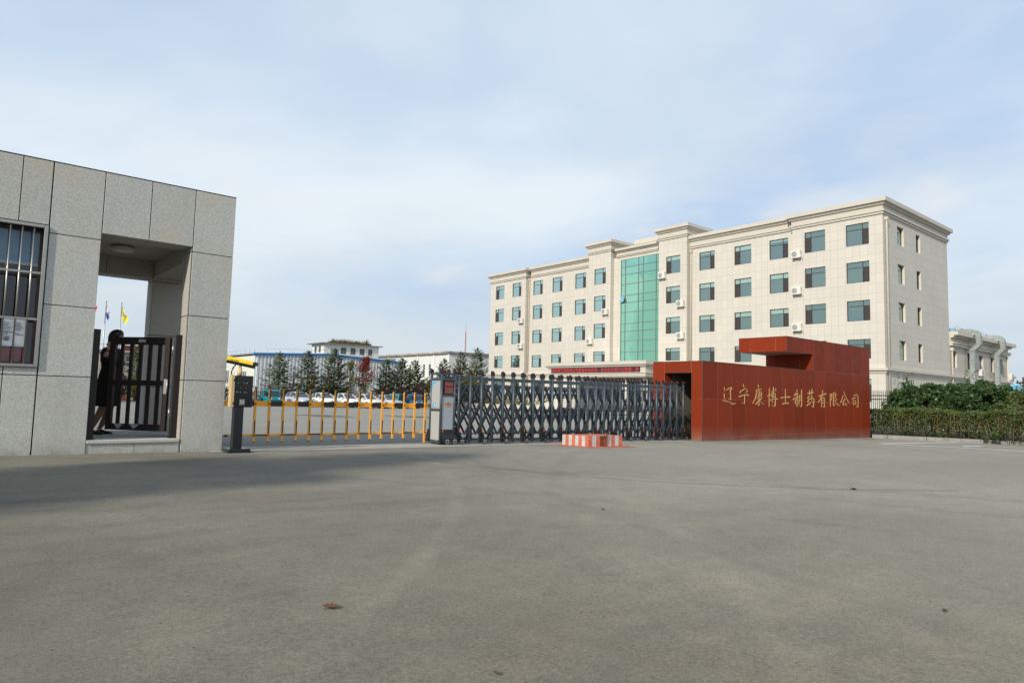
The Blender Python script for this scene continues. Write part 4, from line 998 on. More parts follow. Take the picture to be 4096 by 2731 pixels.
CHARS = [[[(16.627,1.336,0.007),(16.64,1.293,0.025),(16.664,1.244,0.022)],[(16.768,1.271,0.03),(16.871,1.314,0.02),(16.972,1.342,0.025),(17.033,1.316,0.033),(16.927,1.256,0.023)],[(16.927,1.263,0.025),(16.949,1.124,0.028),(16.949,0.98,0.018),(16.815,1.034,0.008)],[(16.605,1.161,0.02),(16.649,1.15,0.03),(16.618,1.093,0.017),(16.66,1.019,0.017),(16.693,1.001,0.012)],[(16.543,0.986,0.015),(16.605,0.962,0.032),(16.781,0.943,0.02),(16.96,0.908,0.023),(17.016,0.874,0.04),(17.21,0.895,0.008)]],[[(17.602,1.457,0.008),(17.613,1.408,0.034),(17.648,1.364,0.023)],[(17.46,1.256,0.01),(17.442,1.198,0.036)],[(17.512,1.258,0.028),(17.629,1.306,0.018),(17.76,1.328,0.023),(17.854,1.246,0.023),(17.759,1.225,0.01)],[(17.376,1.082,0.033),(17.558,1.13,0.023),(17.77,1.16,0.028),(17.878,1.136,0.052)],[(17.671,1.139,0.023),(17.67,0.997,0.023),(17.667,0.868,0.018),(17.51,0.937,0.008)]],[[(18.411,1.462,0.008),(18.413,1.412,0.037),(18.442,1.373,0.027)],[(18.284,1.293,0.024),(18.452,1.324,0.019),(18.589,1.33,0.032)],[(18.298,1.296,0.024),(18.312,1.178,0.024),(18.24,1.032,0.024),(18.098,0.906,0.01)],[(18.352,1.238,0.016),(18.589,1.254,0.019)],[(18.322,1.168,0.016),(18.638,1.189,0.027)],[(18.346,1.1,0.016),(18.575,1.114,0.016)],[(18.589,1.261,0.019),(18.57,1.104,0.016)],[(18.452,1.293,0.019),(18.454,0.956,0.018),(18.453,0.835,0.021),(18.337,0.876,0.008)],[(18.314,1.059,0.016),(18.375,1.028,0.018)],[(18.256,0.881,0.029),(18.387,0.949,0.016),(18.424,0.995,0.011)],[(18.604,1.078,0.021),(18.504,1.01,0.013)],[(18.486,0.99,0.013),(18.623,0.905,0.024),(18.723,0.877,0.016)]],[[(18.929,1.137,0.032),(19.149,1.182,0.022)],[(19.04,1.369,0.022),(19.037,1.166,0.024),(19.018,0.827,0.024)],[(19.163,1.274,0.022),(19.431,1.327,0.016)],[(19.274,1.418,0.019),(19.272,1.239,0.019),(19.265,1.096,0.016)],[(19.394,1.385,0.019),(19.431,1.338,0.022)],[(19.194,1.244,0.019),(19.192,1.095,0.016)],[(19.188,1.234,0.014),(19.393,1.252,0.019),(19.401,1.078,0.022)],[(19.214,1.194,0.011),(19.384,1.203,0.011)],[(19.213,1.147,0.011),(19.384,1.155,0.011)],[(19.2,1.095,0.014),(19.396,1.105,0.014)],[(19.061,1.016,0.022),(19.317,1.055,0.022),(19.514,1.055,0.049)],[(19.385,1.091,0.025),(19.366,0.808,0.024),(19.197,0.865,0.008)],[(19.186,1.007,0.019),(19.224,0.94,0.014)]],[[(19.715,1.094,0.039),(19.986,1.123,0.022),(20.276,1.135,0.053)],[(19.996,1.37,0.028),(19.997,0.942,0.028)],[(19.82,0.913,0.041),(20.011,0.936,0.025),(20.181,0.935,0.045)]],[[(20.631,1.256,0.026),(20.545,1.176,0.015)],[(20.571,1.195,0.019),(20.826,1.234,0.026)],[(20.465,1.064,0.044),(20.711,1.124,0.028),(20.9,1.155,0.034)],[(20.727,1.371,0.026),(20.717,0.845,0.03)],[(20.605,1.048,0.026),(20.614,0.918,0.018)],[(20.605,1.04,0.019),(20.845,1.066,0.026),(20.843,0.93,0.022),(20.782,0.926,0.011)],[(20.904,1.202,0.022),(20.901,1.024,0.022)],[(21.018,1.373,0.034),(21.022,0.807,0.034),(20.838,0.884,0.011)]],[[(21.428,1.265,0.042),(21.815,1.312,0.038)],[(21.54,1.382,0.027),(21.56,1.224,0.023)],[(21.718,1.419,0.031),(21.674,1.24,0.023)],[(21.536,1.195,0.027),(21.385,1.098,0.023),(21.514,1.094,0.019)],[(21.581,1.105,0.027),(21.363,0.98,0.023),(21.551,0.99,0.019)],[(21.361,0.878,0.042),(21.629,0.968,0.019)],[(21.713,1.199,0.027),(21.631,1.083,0.019)],[(21.671,1.102,0.019),(21.842,1.113,0.042),(21.827,0.971,0.031),(21.775,0.798,0.027),(21.627,0.883,0.011)],[(21.662,1.041,0.023),(21.716,0.975,0.027)]],[[(22.195,1.189,0.047),(22.442,1.242,0.027),(22.693,1.287,0.051)],[(22.455,1.395,0.027),(22.421,1.232,0.031),(22.295,1.093,0.027),(22.109,0.982,0.015)],[(22.365,1.133,0.023),(22.374,0.978,0.027),(22.358,0.851,0.027)],[(22.378,1.134,0.019),(22.577,1.172,0.035),(22.568,0.814,0.035),(22.433,0.862,0.012)],[(22.396,1.056,0.018),(22.562,1.068,0.018)],[(22.394,0.974,0.018),(22.56,0.986,0.018)]],[[(22.989,1.273,0.028),(22.99,0.867,0.028)],[(22.989,1.273,0.02),(23.139,1.296,0.028),(23.05,1.195,0.02),(23.112,1.116,0.028),(23.026,1.075,0.016)],[(23.204,1.317,0.02),(23.413,1.338,0.032),(23.395,1.167,0.024),(23.221,1.154,0.016)],[(23.224,1.244,0.016),(23.397,1.251,0.016)],[(23.217,1.318,0.028),(23.204,0.865,0.028),(23.323,0.94,0.016)],[(23.467,1.112,0.028),(23.326,1.05,0.016)],[(23.241,1.109,0.02),(23.454,0.951,0.032),(23.65,0.897,0.036)]],[[(23.95,1.252,0.033),(23.856,1.098,0.028),(23.746,0.999,0.016)],[(24.022,1.386,0.02),(24.108,1.245,0.037),(24.307,1.064,0.049),(24.465,0.994,0.021)],[(24.082,1.142,0.029),(23.881,0.916,0.028),(24.098,0.939,0.024)],[(24.123,1.0,0.025),(24.219,0.903,0.041)]],[[(24.763,1.258,0.025),(25.15,1.328,0.038),(25.14,0.824,0.029),(24.953,0.906,0.013)],[(24.656,1.148,0.046),(24.964,1.195,0.025)],[(24.724,1.08,0.029),(24.743,0.946,0.025)],[(24.724,1.074,0.021),(24.951,1.1,0.029),(24.936,0.969,0.025)],[(24.743,0.958,0.021),(24.946,0.977,0.021)]]]

for ci, strokes in enumerate(CHARS):
    b = MB()
    for si, st in enumerate(strokes):
        pts = []
        # smooth the stroke through its traced points
        for i in range(len(st) - 1):
            a, d = st[i], st[i + 1]; n = 4
            for k in range(n):
                t = k / n; pts.append((a[0] + (d[0] - a[0]) * t, a[1] + (d[1] - a[1]) * t, a[2] + (d[2] - a[2]) * t))
        pts.append(st[-1])
        for _ in range(2):
            pts = [pts[0]] + [tuple((pts[i - 1][j] + 2 * pts[i][j] + pts[i + 1][j]) / 4 for j in range(3)) for i in range(1, len(pts) - 1)] + [pts[-1]]
        yo = y0 - .006 - .0006 * si
        ring = []
        for i, p in enumerate(pts):
            a = Vector(pts[max(i - 1, 0)][:2]); d = Vector(pts[min(i + 1, len(pts) - 1)][:2]); t = (d - a).normalized(); nn = Vector((-t.y, t.x)); w = max(p[2] * 1.25, .024) / 2
            ex = t * (-w * .6 if i == 0 else (w * .6 if i == len(pts) - 1 else 0)); q = Vector(p[:2]) + ex; ww_ = w * (.55 if i in (0, len(pts) - 1) else 1)
            L, Rr = q + nn * ww_, q - nn * ww_
            ring.append([(L.x, y0 + .001, L.y), (L.x, yo, L.y), (q.x, yo - .006, q.y), (Rr.x, yo, Rr.y), (Rr.x, y0 + .001, Rr.y)])
        b.loft(ring, 0, False, True, True)
    b.build('character', 'gold', sw)

# ------------------------------------------------------------------ office block
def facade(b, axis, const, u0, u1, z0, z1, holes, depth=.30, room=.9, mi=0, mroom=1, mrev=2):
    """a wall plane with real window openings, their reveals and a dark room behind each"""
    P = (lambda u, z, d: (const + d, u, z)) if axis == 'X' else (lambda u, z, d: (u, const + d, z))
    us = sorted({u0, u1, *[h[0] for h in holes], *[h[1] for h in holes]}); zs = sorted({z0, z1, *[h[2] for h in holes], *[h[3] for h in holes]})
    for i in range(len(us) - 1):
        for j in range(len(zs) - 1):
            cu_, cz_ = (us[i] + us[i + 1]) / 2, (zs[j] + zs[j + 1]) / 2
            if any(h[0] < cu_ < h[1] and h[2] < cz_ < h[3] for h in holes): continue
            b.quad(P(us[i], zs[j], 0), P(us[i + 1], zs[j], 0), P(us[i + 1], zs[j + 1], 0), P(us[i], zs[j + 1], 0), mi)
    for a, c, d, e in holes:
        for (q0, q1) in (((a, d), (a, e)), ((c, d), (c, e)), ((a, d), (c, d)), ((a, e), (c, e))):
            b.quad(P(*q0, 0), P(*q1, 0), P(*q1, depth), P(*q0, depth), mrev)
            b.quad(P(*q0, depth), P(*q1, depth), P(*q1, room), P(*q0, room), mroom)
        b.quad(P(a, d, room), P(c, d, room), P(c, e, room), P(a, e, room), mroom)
def window(parent, axis, const, u0, u1, z0, z1, leaf, blind=0, d=.10, off=0):
    """brown framed window: transom, one narrow casement with a dark screen on side leaf (+1 = larger u)"""
    P = (lambda u, z, dd: (const + dd, u, z)) if axis == 'X' else (lambda u, z, dd: (u, const + dd, z))
    def bx(b, a, c, e, f, d0, d1, mi=0):
        p, q = P(a, e, d0), P(c, f, d1); b.box(*p, *q, mi)
    w, h = u1 - u0, z1 - z0; t = .048; zt = z0 + h * .725; um = (u1 - w * .30) if leaf > 0 else (u0 + w * .30)
    b = MB()
    bx(b, u0, u0 + t, z0, z1, d, d + .07); bx(b, u1 - t, u1, z0, z1, d, d + .07); bx(b, u0 + t, u1 - t, z0, z0 + t, d, d + .07); bx(b, u0 + t, u1 - t, z1 - t, z1, d, d + .07)
    bx(b, u0 + t, u1 - t, zt - t / 2, zt + t / 2, d + .002, d + .068); bx(b, um - t / 2, um + t / 2, z0 + t, zt - t / 2, d + .004, d + .066); bx(b, um - t / 2, um + t / 2, zt + t / 2, z1 - t, d + .004, d + .066)
    a, c = (um, u1) if leaf > 0 else (u0, um)
    bx(b, a + t * .5, a + t * 1.1, z0 + t, zt - t / 2, d - .01, d + .04); bx(b, c - t * 1.5, c - t, z0 + t, zt - t / 2, d - .01, d + .04)
    f = b.build('window', 'frame_brown', parent)
    b = MB(); dd = d + .035
    b.quad(P(u0 + t, z0 + t, dd), P(u1 - t, z0 + t, dd), P(u1 - t, z1 - t, dd), P(u0 + t, z1 - t, dd)); b.build('pane', 'office_glass', f)
    b = MB(); b.quad(P(a + t, z0 + t, dd - .02), P(c - t, z0 + t, dd - .02), P(c - t, zt - t / 2, dd - .02), P(a + t, zt - t / 2, dd - .02)); b.build('screen', 'screen', f)
    if blind > 0:
        b = MB(); bx(b, u0 + .03, u1 - .03, z1 - h * blind, z1 - .02, d + .075, d + .083); b.build('blind', 'blind', f)
    return f
# a sill bottom at floor level differs slightly from storey to storey
XF, XR = 62.0, 62.62
ob = thing('office_block', 'ivory tiled office block with brown windows and a tall green glass bay', 'building', (XF, 52, -.9))
ZB = -1.4
rows = [(15.28, 17.27), (11.87, 13.77), (8.41, 10.26), (5.02, 6.77)]
KR = XR / XF
def scl(r): return tuple(.95 + (z - .95) * KR for z in r)
rowsR = [scl((15.12, 17.09)), scl((11.72, 13.64)), scl((8.33, 10.14)), scl((4.99, 6.65))]
colsF = {0: (76.85, 78.86, 1), 1: (72.98, 74.97, -1), 5: (56.69, 58.67, -1), 6: (45.47, 47.44, 1), 10: (29.13, 31.13, 1), 11: (25.22, 27.24, -1)}
colsR = {2: (68.40 * KR, 70.39 * KR, -1), 3: (64.47 * KR, 66.44 * KR, -1), 4: (60.11 * KR, 62.09 * KR, -1), 7: (41.04 * KR, 42.98 * KR, -1), 8: (36.72 * KR, 38.67 * KR, 1), 9: (32.76 * KR, 34.74 * KR, -1)}
BL = [[.18, .2, .25, .25, .28, 0, .3, .12, .27, .12, 0, 0], [.12, .98, .26, .26, .80, .28, .3, .28, .28, .28, 0, 0], [.28, .28, .85, .28, 0, .7, .3, .28, .28, .28, 0, 0], [0, .98, .62, .28, .28, .28, .28, .0, .1, 0, 0, 0]]
allw = {}
for c in range(12):
    fr = c in colsF; u0, u1, lf = (colsF if fr else colsR)[c]; rr = rows if fr else rowsR
    for r in range(4):
        z0, z1 = rr[r]
        if r == 3 and 3 <= c <= 6: z0 = 5.35
        allw[(c, r)] = (u0, u1, z0, z1, lf, BL[r][c])
    if c not in (5, 6): allw[(c, 4)] = (u0, u1, 1.25 - .02, 3.23, lf, .55 if c in (0, 1) else .2)
WT = 17.84
blocks = [('X', XF, 72.0, 80.15, [0, 1]), ('X', XR, 59.65, 72.0, [2, 3, 4]), ('X', XF, 55.88, 59.65, [5]), ('X', XF, 44.60, 48.47, [6]), ('X', XR, 32.33, 44.60, [7, 8, 9]), ('X', XF, 24.05, 32.33, [10, 11])]
b = MB()
for ax, cst, u0, u1, cs in blocks:
    hs_ = [allw[k][:4] for k in allw if k[0] in cs]
    facade(b, ax, cst, u0, u1, ZB, WT if cs not in ([5], [6]) else 19.3, hs_)
# centre with the glass bay and the entrance below it
ZC0, ZC1 = 5.38, 18.02
facade(b, 'X', XR - .02, 48.47, 55.88, ZB, 18.4, [(48.55, 54.70, ZC0, ZC1), (48.9, 55.4, ZB + .05, 3.0)], .10, 4)
for y in (72.0, 59.65, 55.88, 48.47, 44.60, 32.33):
    b.quad((XF, y, ZB), (XR + .01, y, ZB), (XR + .01, y, 19.3 if y in (59.65, 55.88, 48.47, 44.60) else WT), (XF, y, 19.3 if y in (59.65, 55.88, 48.47, 44.60) else WT), 0)
# side towards the street
YS = 24.05
sw_rows = [(15.53, 17.25), (12.0, 13.76), (8.53, 10.27), (5.04, 6.79)]
sideh = []
for z0, z1 in sw_rows: sideh += [(65.15, 66.67, z0, z1), (69.6, 70.65, z0, z1)]
sideh += [(75.3, 76.6, 1.2, 3.05), (65.15, 66.67, 1.2, 3.05)]
facade(b, 'Y', YS, XF, 77.9, ZB, WT, sideh, .32)
b.quad((77.9, YS, ZB), (77.9, 80.15, ZB), (77.9, 80.15, WT), (77.9, YS, WT), 0); b.quad((XF, 80.15, ZB), (77.9, 80.15, ZB), (77.9, 80.15, WT), (XF, 80.15, WT), 0)
b.quad((62.9, 24.2, 18.95), (77.8, 24.2, 18.95), (77.8, 80, 18.95), (62.9, 80, 18.95), 3)
# tower returns above the roof line
for u0, u1 in ((55.88, 59.65), (44.60, 48.47)):
    b.quad((XR + .01, u0, WT), (66.2, u0, WT), (66.2, u0, 19.3), (XR + .01, u0, 19.3), 0); b.quad((XR + .01, u1, WT), (66.2, u1, WT), (66.2, u1, 19.3), (XR + .01, u1, 19.3), 0); b.quad((66.2, u0, WT), (66.2, u1, WT), (66.2, u1, 19.3), (66.2, u0, 19.3), 0)
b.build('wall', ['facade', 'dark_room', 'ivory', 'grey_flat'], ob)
# cornices: a stack of bands (height from, to, projection)
PROF = [(0, .15, .12), (.15, .20, .05), (.20, .38, .20), (.38, .82, .07), (.82, .90, .22), (.90, 1.05, .27), (1.05, 1.42, .46)]
def cornice(b, x0, x1, y0, y1, z, k=1.0, front=1, ylo=1, yhi=1, back=0, prof=PROF):
    for a, c, p in prof:
        b.box(x0 - p * front, y0 - p * ylo, z + a * k, x1 + p * back, y1 + p * yhi, z + c * k)
b = MB()
cornice(b, XF, 77.9, 24.05, 32.33, 17.80, .985, 1, 1, 1, 1); cornice(b, XR, 70, 32.80, 44.59, 17.86, 1.0, 1, 0, 0); cornice(b, XR, 70, 59.66, 71.5, 17.86, 1.0, 1, 0, 0); cornice(b, XF, 77.9, 72.0, 80.15, 17.80, .985, 1, 1, 1, 1)
for y0, y1 in ((44.60, 48.47), (55.88, 59.65)): cornice(b, XF, 66.0, y0, y1, 19.27, 1.0, 1, 1, 1, 1)
cornice(b, XR - .02, 66, 48.94, 55.41, 18.38, .74, 1, 0, 0); b.box(66.3, 48.9, 18.9, 70, 55.5, 20.6); b.box(66.0, 48.9, 20.62, 70, 55.5, 21.2); b.box(66.15, 48.9, 20.1, 66.29, 55.5, 20.3)
b.build('cornice', 'ivory_band', ob)
b = MB()
for (x0, x1, y0, y1, fl, yl, yh) in ((XF, 98.0, 24.05, 32.33, 1, 1, 0), (XR, 70, 32.34, 44.59, 1, 0, 0), (XR, 70, 59.66, 71.99, 1, 0, 0), (XF, 77.9, 72.0, 80.15, 1, 0, 1)):
    b = MB()
    for z0, z1, p in ((3.74, 3.90, .10), (3.90, 3.97, .16), (3.97, 4.19, .27)): b.box(x0 - p * fl, y0 - p * yl, z0, x1, y1 + p * yh, z1)
    b.build('belt_course', 'ivory_band', ob)
b = MB()
for z0, z1, p in ((3.74, 3.90, .10), (3.90, 3.97, .16), (3.97, 4.19, .27)): b.box(98.0, 24.05 - p, z0, 97.5 + p + .6, 46, z1)
END_BELT = b
for (c, r), (u0, u1, z0, z1, lf, bl) in allw.items():
    window(ob, 'X', XF if c in colsF else XR, u0, u1, z0, z1, lf, bl)
for i, (u0, u1, z0, z1) in enumerate(sideh): window(ob, 'Y', YS, u0, u1, z0, z1, 1 if (u1 - u0) < 1.3 else -1, .0, .2)
# green glass bay
us_ = [54.70, 54.03, 51.98, 51.27, 49.33, 48.55]
zs_ = [18.02, 17.07, 16.13, 14.93, 13.55, 12.63, 11.45, 10.06, 9.12, 7.94, 6.58, 5.38]
b = MB(); xg = XR + .03
for u in us_: b.box(xg - .05, u - .032, ZC0, xg + .03, u + .032, ZC1)
for z in zs_: b.box(xg - .048, 48.58, z - .03, xg + .028, 54.67, z + .03)
cwf = b.build('curtain_wall', 'frame_grey', ob)
b = MB(); random.seed(3)
for i in range(5):
    for j in range(11):
        if i == 0 and j == 4: continue
        e = [random.uniform(-.006, .006) for _ in range(4)]
        b.quad((xg + e[0], us_[i], zs_[j]), (xg + e[1], us_[i + 1], zs_[j]), (xg + e[2], us_[i + 1], zs_[j + 1]), (xg + e[3], us_[i], zs_[j + 1]))
b.build('pane', 'curtain_glass', cwf)
b = MB(); u0, u1, z1, z0 = us_[0] - .03, us_[1] + .03, zs_[4] - .03, zs_[5] + .03
b.hexa([(xg - .35, u1, z0 + .04), (xg - .35, u0, z0 + .04), (xg - .31, u0, z0 + .03), (xg - .31, u1, z0 + .03), (xg - .05, u1, z1), (xg - .05, u0, z1), (xg - .01, u0, z1), (xg - .01, u1, z1)]); b.build('vent_pane', 'fan_blue', cwf)
b = MB(); b.quad((xg + .25, us_[0], zs_[4]), (xg + .25, us_[1], zs_[4]), (xg + .25, us_[1], zs_[5]), (xg + .25, us_[0], zs_[5])); b.build('opening', 'dark_room', cwf)
# entrance doors
b = MB(); xe = XR + .06
for u in (48.95, 50.5, 51.2, 52.1, 53.0, 53.8, 55.35): b.box(xe, u - .06, -1.3, xe + .1, u + .06, 3.0)
b.box(xe, 48.95, 1.6, xe + .1, 55.35, 1.75); en = b.build('entrance', 'frame_brown', ob)
b = MB(); b.quad((xe + .05, 48.9, -1.3), (xe + .05, 55.4, -1.3), (xe + .05, 55.4, 3.0), (xe + .05, 48.9, 3.0)); b.build('pane', 'office_glass', en)
# rain pipes
for x, y, z1, z0 in ((XR - .11, 71.82, 17.75, -.9), (XR - .11, 44.38, 17.75, 4.2), (62.55, YS - .12, 17.6, -.9), (79.0 - .75, YS - .12, 7.0, -.9)):
    b = MB(); b.tube([(x, y, z0), (x, y, z1 - .35), (x, y, z1 - .3)], .085, 10); b.box(x - .14, y - .14, z1 - .32, x + .14, y + .14, z1); b.build('rain_pipe', 'pipe', ob)
# entrance canopy
b = MB(); cy0, cy1, cxf = 44.6, 59.4, 55.0
for z0, z1, p in ((3.25, 3.36, .02), (3.36, 3.66, .10), (3.66, 3.74, .20), (3.74, 4.38, .0), (4.38, 4.46, .18), (4.46, 4.58, .22), (4.58, 4.95, .36)): b.box(cxf - p, cy0 - p, z0, XF - .02, cy1 + p, z1)
cn = b.build('canopy', 'ivory_band', ob)
for y in (45.3, 47.9, 55.2, 58.7):
    b = MB(); b.tube([(55.7, y, -1.1), (55.7, y, 3.26)], .34, 18); b.box(55.3, y - .4, -1.1, 56.1, y + .4, -.55); b.build('column', 'ivory', cn)
b = MB(); b.box(54.6, 45.0, -1.2, 62, 59, -.68); b.build('entrance_step', 'concrete', ob)
# lit text sign on the canopy
ls = thing('led_sign', 'long black LED sign with red scrolling text on the entrance canopy', 'sign', (cxf - .1, 52, 3.74))
b = MB(); b.box(cxf - .14, 45.30, 3.76, cxf - .01, 58.70, 4.34); b.build('panel', 'led_panel', ls)
text_mesh('lettering', '典生物工程有限公司董事长张庆禄。在企业负责行业管理、国', .50, 'led_red', (cxf - .147, 58.55, 3.87), (0, -1, 0), (0, 0, 1), ls, sx=.975)

# ------------------------------------------------------------------ annex
an = thing('annex', 'low ivory two storey annex with deep cornice behind the leafy shrubs', 'building', (87, YS, -.9))
AX0, AX1 = 77.92, 97.5
ah = [(78.70, 80.08, 5.0, 6.71), (83.35, 84.68, 5.0, 6.75), (87.2, 88.55, 5.0, 6.71), (91.3, 92.5, 5.05, 6.7), (94.6, 95.8, 5.0, 6.68), (80.3, 81.7, 1.2, 3.0), (93.2, 94.6, 1.2, 3.0)]
b = MB(); facade(b, 'Y', YS + .02, AX0, AX1, ZB, 7.2, ah, .3)
b.quad((AX1, YS + .02, ZB), (AX1, 45, ZB), (AX1, 45, 7.2), (AX1, YS + .02, 7.2), 0); b.quad((AX0, YS + .2, 8.3), (AX1 - .1, YS + .2, 8.3), (AX1 - .1, 45, 8.3), (AX0, 45, 8.3), 3)
b.build('wall', ['annex', 'dark_room', 'ivory', 'grey_flat'], an)
b = MB()
for a, c, p in [(0, .15, .30), (.15, .20, .16), (.20, .38, .36), (.38, .82, .10), (.82, .90, .34), (.90, 1.05, .42), (1.05, 1.42, .78)]: b.box(AX0 + .002, YS - p, 7.2 + a, AX1 + p, 45, 7.2 + c)
b.build('cornice', 'ivory_band', an); END_BELT.build('belt_course', 'ivory_band', an)
for i, h in enumerate(ah): window(an, 'Y', YS + .02, *h, 1 if i % 2 else -1, .0, .2)
b = MB(); b.tube([(AX1 - .25, YS - .1, -.9), (AX1 - .25, YS - .1, 7.1)], .08, 10); b.build('rain_pipe', 'pipe', an)

# ventilation ducts
def duct(name, label, x, wd):
    d = thing(name, label, 'ventilation duct', (x, YS - .7, -.5), 'ventilation ducts on the annex')
    h = .22
    b = MB()
    # path in (y, z): roof -> over parapet -> elbow -> down -> jog to the wall -> down
    path = [(YS + .9, 9.02), (YS - .45, 9.02), (YS - .75, 8.98), (YS - 1.02, 8.86), (YS - 1.18, 8.66), (YS - 1.22, 8.40), (YS - 1.22, 7.60), (YS - .62, 6.95), (YS - .62, 5.6), (YS - .62, 4.4), (YS - .62, 3.1), (YS - .62, -.4)]
    rings = []
    for i, (y, z) in enumerate(path):
        a = Vector(path[max(i - 1, 0)]); c = Vector(path[min(i + 1, len(path) - 1)]); t = (c - a).normalized(); nn = Vector((-t.y, t.x)) * h
        rings.append([(x - wd / 2, y + nn.x, z + nn.y), (x + wd / 2, y + nn.x, z + nn.y), (x + wd / 2, y - nn.x, z - nn.y), (x - wd / 2, y - nn.x, z - nn.y)])
    b.loft(rings, 0, False); b.build('duct', 'galv', d)
    b = MB()
    for y, z in ((YS - 1.22, 8.38), (YS - 1.22, 7.62), (YS - .62, 6.93), (YS - .62, 5.6), (YS - .62, 4.4), (YS - .62, 3.2), (YS - .62, 1.4)): b.box(x - wd / 2 - .035, y - h - .035, z - .03, x + wd / 2 + .035, y + h + .035, z + .03)
    b.box(x - wd / 2 - .03, YS + .3, 8.66, x + wd / 2 + .03, YS + .36, 9.38); b.build('flange', 'alu', d)
    b = MB(); b.tube([(x, YS + .9, 9.0), (x, YS + .93, 9.0), (x, YS + 1.5, 9.02), (x, YS + 1.9, 9.02)], [.34, .40, .42, .42], 20); b.box(x - .3, YS + 1.0, 8.3, x + .3, YS + 1.8, 8.65); f = b.build('fan_housing', 'fan_blue', d)
    b = MB(); b.tube([(x, YS + .6, 9.36), (x, YS + .62, 9.55), (x + .05, YS + .8, 9.62), (x + .05, YS + 1.05, 9.5), (x + .05, YS + 1.1, 9.4)], .022, 6); b.build('cable', 'alu', f)
duct('ventilation_duct', 'galvanised roof duct bending down the annex wall nearer the office block', 82.85, .58)
duct('ventilation_duct', 'galvanised roof duct bending down the annex wall toward its far end', 91.2, .58)

# air conditioners
def ac_unit():
    a = thing('air_conditioner', 'x', 'air conditioner', (0, 0, 0), 'air conditioners on the office walls')
    b = MB(); b.cbox(-.40, -.46, 0, -.06, .46, .74, .02); b.build('case', 'ac_white', a)
    b = MB(); b.disc((-.402, .12, .37), (-1, 0, 0), .27, 24, 0, .004)
    for k in range(5): b.tube([(-.41, .12 + (.06 + .05 * k) * math.cos(t), .37 + (.06 + .05 * k) * math.sin(t)) for t in [2 * math.pi * q / 18 for q in range(19)]], .006, 4)
    b.build('fan_grille', 'ac_grille', a)
    b = MB()
    for y in (-.3, .3): b.box(-.42, y - .02, -.04, -.0, y + .02, 0); b.bar((-.40, y, -.03), (-.0, y, -.25), .03, .03)
    b.build('bracket', 'alu', a)
    b = MB(); b.tube([(-.2, -.46, .15), (-.2, -.55, .12), (-.15, -.56, -.12), (-.03, -.5, -.25)], .025, 6); b.box(-.33, -.49, .1, -.12, -.46, .3); b.build('pipe', 'white', a)
    return a
acs = [(XF, 47.85, 14.78, 'white air conditioner under the highest window right of the green glass'), (XF, 45.3, 11.3, 'white air conditioner on the right tower, third floor, beside the rain pipe'), (XF, 45.28, 7.72, 'white air conditioner on the right tower, lowest of its three, beside the rain pipe'),
       (XF, 56.6, 11.3, 'white air conditioner just left of the green glass bay'), (XF, 59.15, 7.72, 'white air conditioner at the left edge of the tower left of the green glass'), (XF, 72.75, 11.3, 'white air conditioner on the far left bay, the upper of two'), (XF, 72.72, 7.68, 'white air conditioner on the far left bay, the lower of two'),
       (XF, 31.85, 14.88, 'white air conditioner on the right bay, topmost of three in a column'), (XF, 31.85, 11.33, 'white air conditioner on the right bay, middle of three in a column'), (XF, 31.85, 7.80, 'white air conditioner on the right bay, lowest of three in a column')]
ac0 = ac_unit()
for i, (x, y, z, lab) in enumerate(acs):
    o = ac0 if i == 0 else copy_tree(ac0); o.location = (x, y, z); o['label'] = lab
for x, z, lab in ((86.9, 4.42, 'white air conditioner on the annex wall between the two ducts'), (92.6, 4.42, 'white air conditioner on the annex wall half hidden by the far duct'), (98.0, 4.36, 'white air conditioner at the far corner of the annex')):
    o = copy_tree(ac0); o.location = (x, YS - .02, z); o.rotation_euler = (0, 0, R(90)); o['label'] = lab; o['group'] = 'air conditioners on the annex'

# planters before the entrance
def leafcloud(b, c, r, n, s, rnd, mi=0, fill=.6, flat=1.0):
    """n small leaf quads in an uneven ellipsoid"""
    c = Vector(c)
    for _ in range(n):
        d = Vector((rnd.gauss(0, 1), rnd.gauss(0, 1), rnd.gauss(0, 1))).normalized(); k = rnd.random() ** (1 / 3 if fill > .5 else 1 / 5)
        p = c + Vector((d.x * r[0], d.y * r[1], d.z * r[2])) * k * rnd.uniform(.75, 1.08)
        leaf(b, p, s * rnd.uniform(.6, 1.3), rnd, mi)
def leaf(b, p, s, rnd, mi=0, asp=1.7):
    a = Vector((rnd.gauss(0, 1), rnd.gauss(0, 1), rnd.gauss(0, .7))).normalized(); e = a.orthogonal().normalized(); q = Matrix.Rotation(rnd.uniform(0, 6.28), 3, a) @ e; r = a.cross(q)
    h, w = q * s * asp / 2, r * s / 2
    o = len(b.v); b.v += [tuple(p - h), tuple(p + w * .9 - h * .1), tuple(p + h), tuple(p - w * .9 - h * .1)]; b.f.append([o, o + 1, o + 2, o + 3]); b.mi.append(mi); b.sm.append(False)
rnd = random.Random(11)
pl = thing('planter', 'low ivory planter wall with small green shrubs along the office front', 'planter', (55.2, 65, gz(55, 65)))
b = MB(); b.box(54.9, 60.2, gz(55, 65) - .3, 55.15, 76, -.24); b.box(54.85, 60.15, -.24, 55.2, 76.05, -.16); b.box(55.15, 60.2, -1.2, 61.9, 75.9, -.40, 1); b.build('wall', ['ivory', 'soil'], pl)
b = MB()
for k in range(26): leafcloud(b, (rnd.uniform(55.8, 58), 60.8 + k * .58, .15 + rnd.uniform(-.2, .3)), (.5, .42, .55 + rnd.uniform(0, .35)), 150, .09, rnd)
b.build('foliage', 'leaf_yellow', pl)
pl = thing('planter', 'low ivory planter wall with green shrubs right of the entrance steps', 'planter', (55.2, 40, gz(55, 40)))
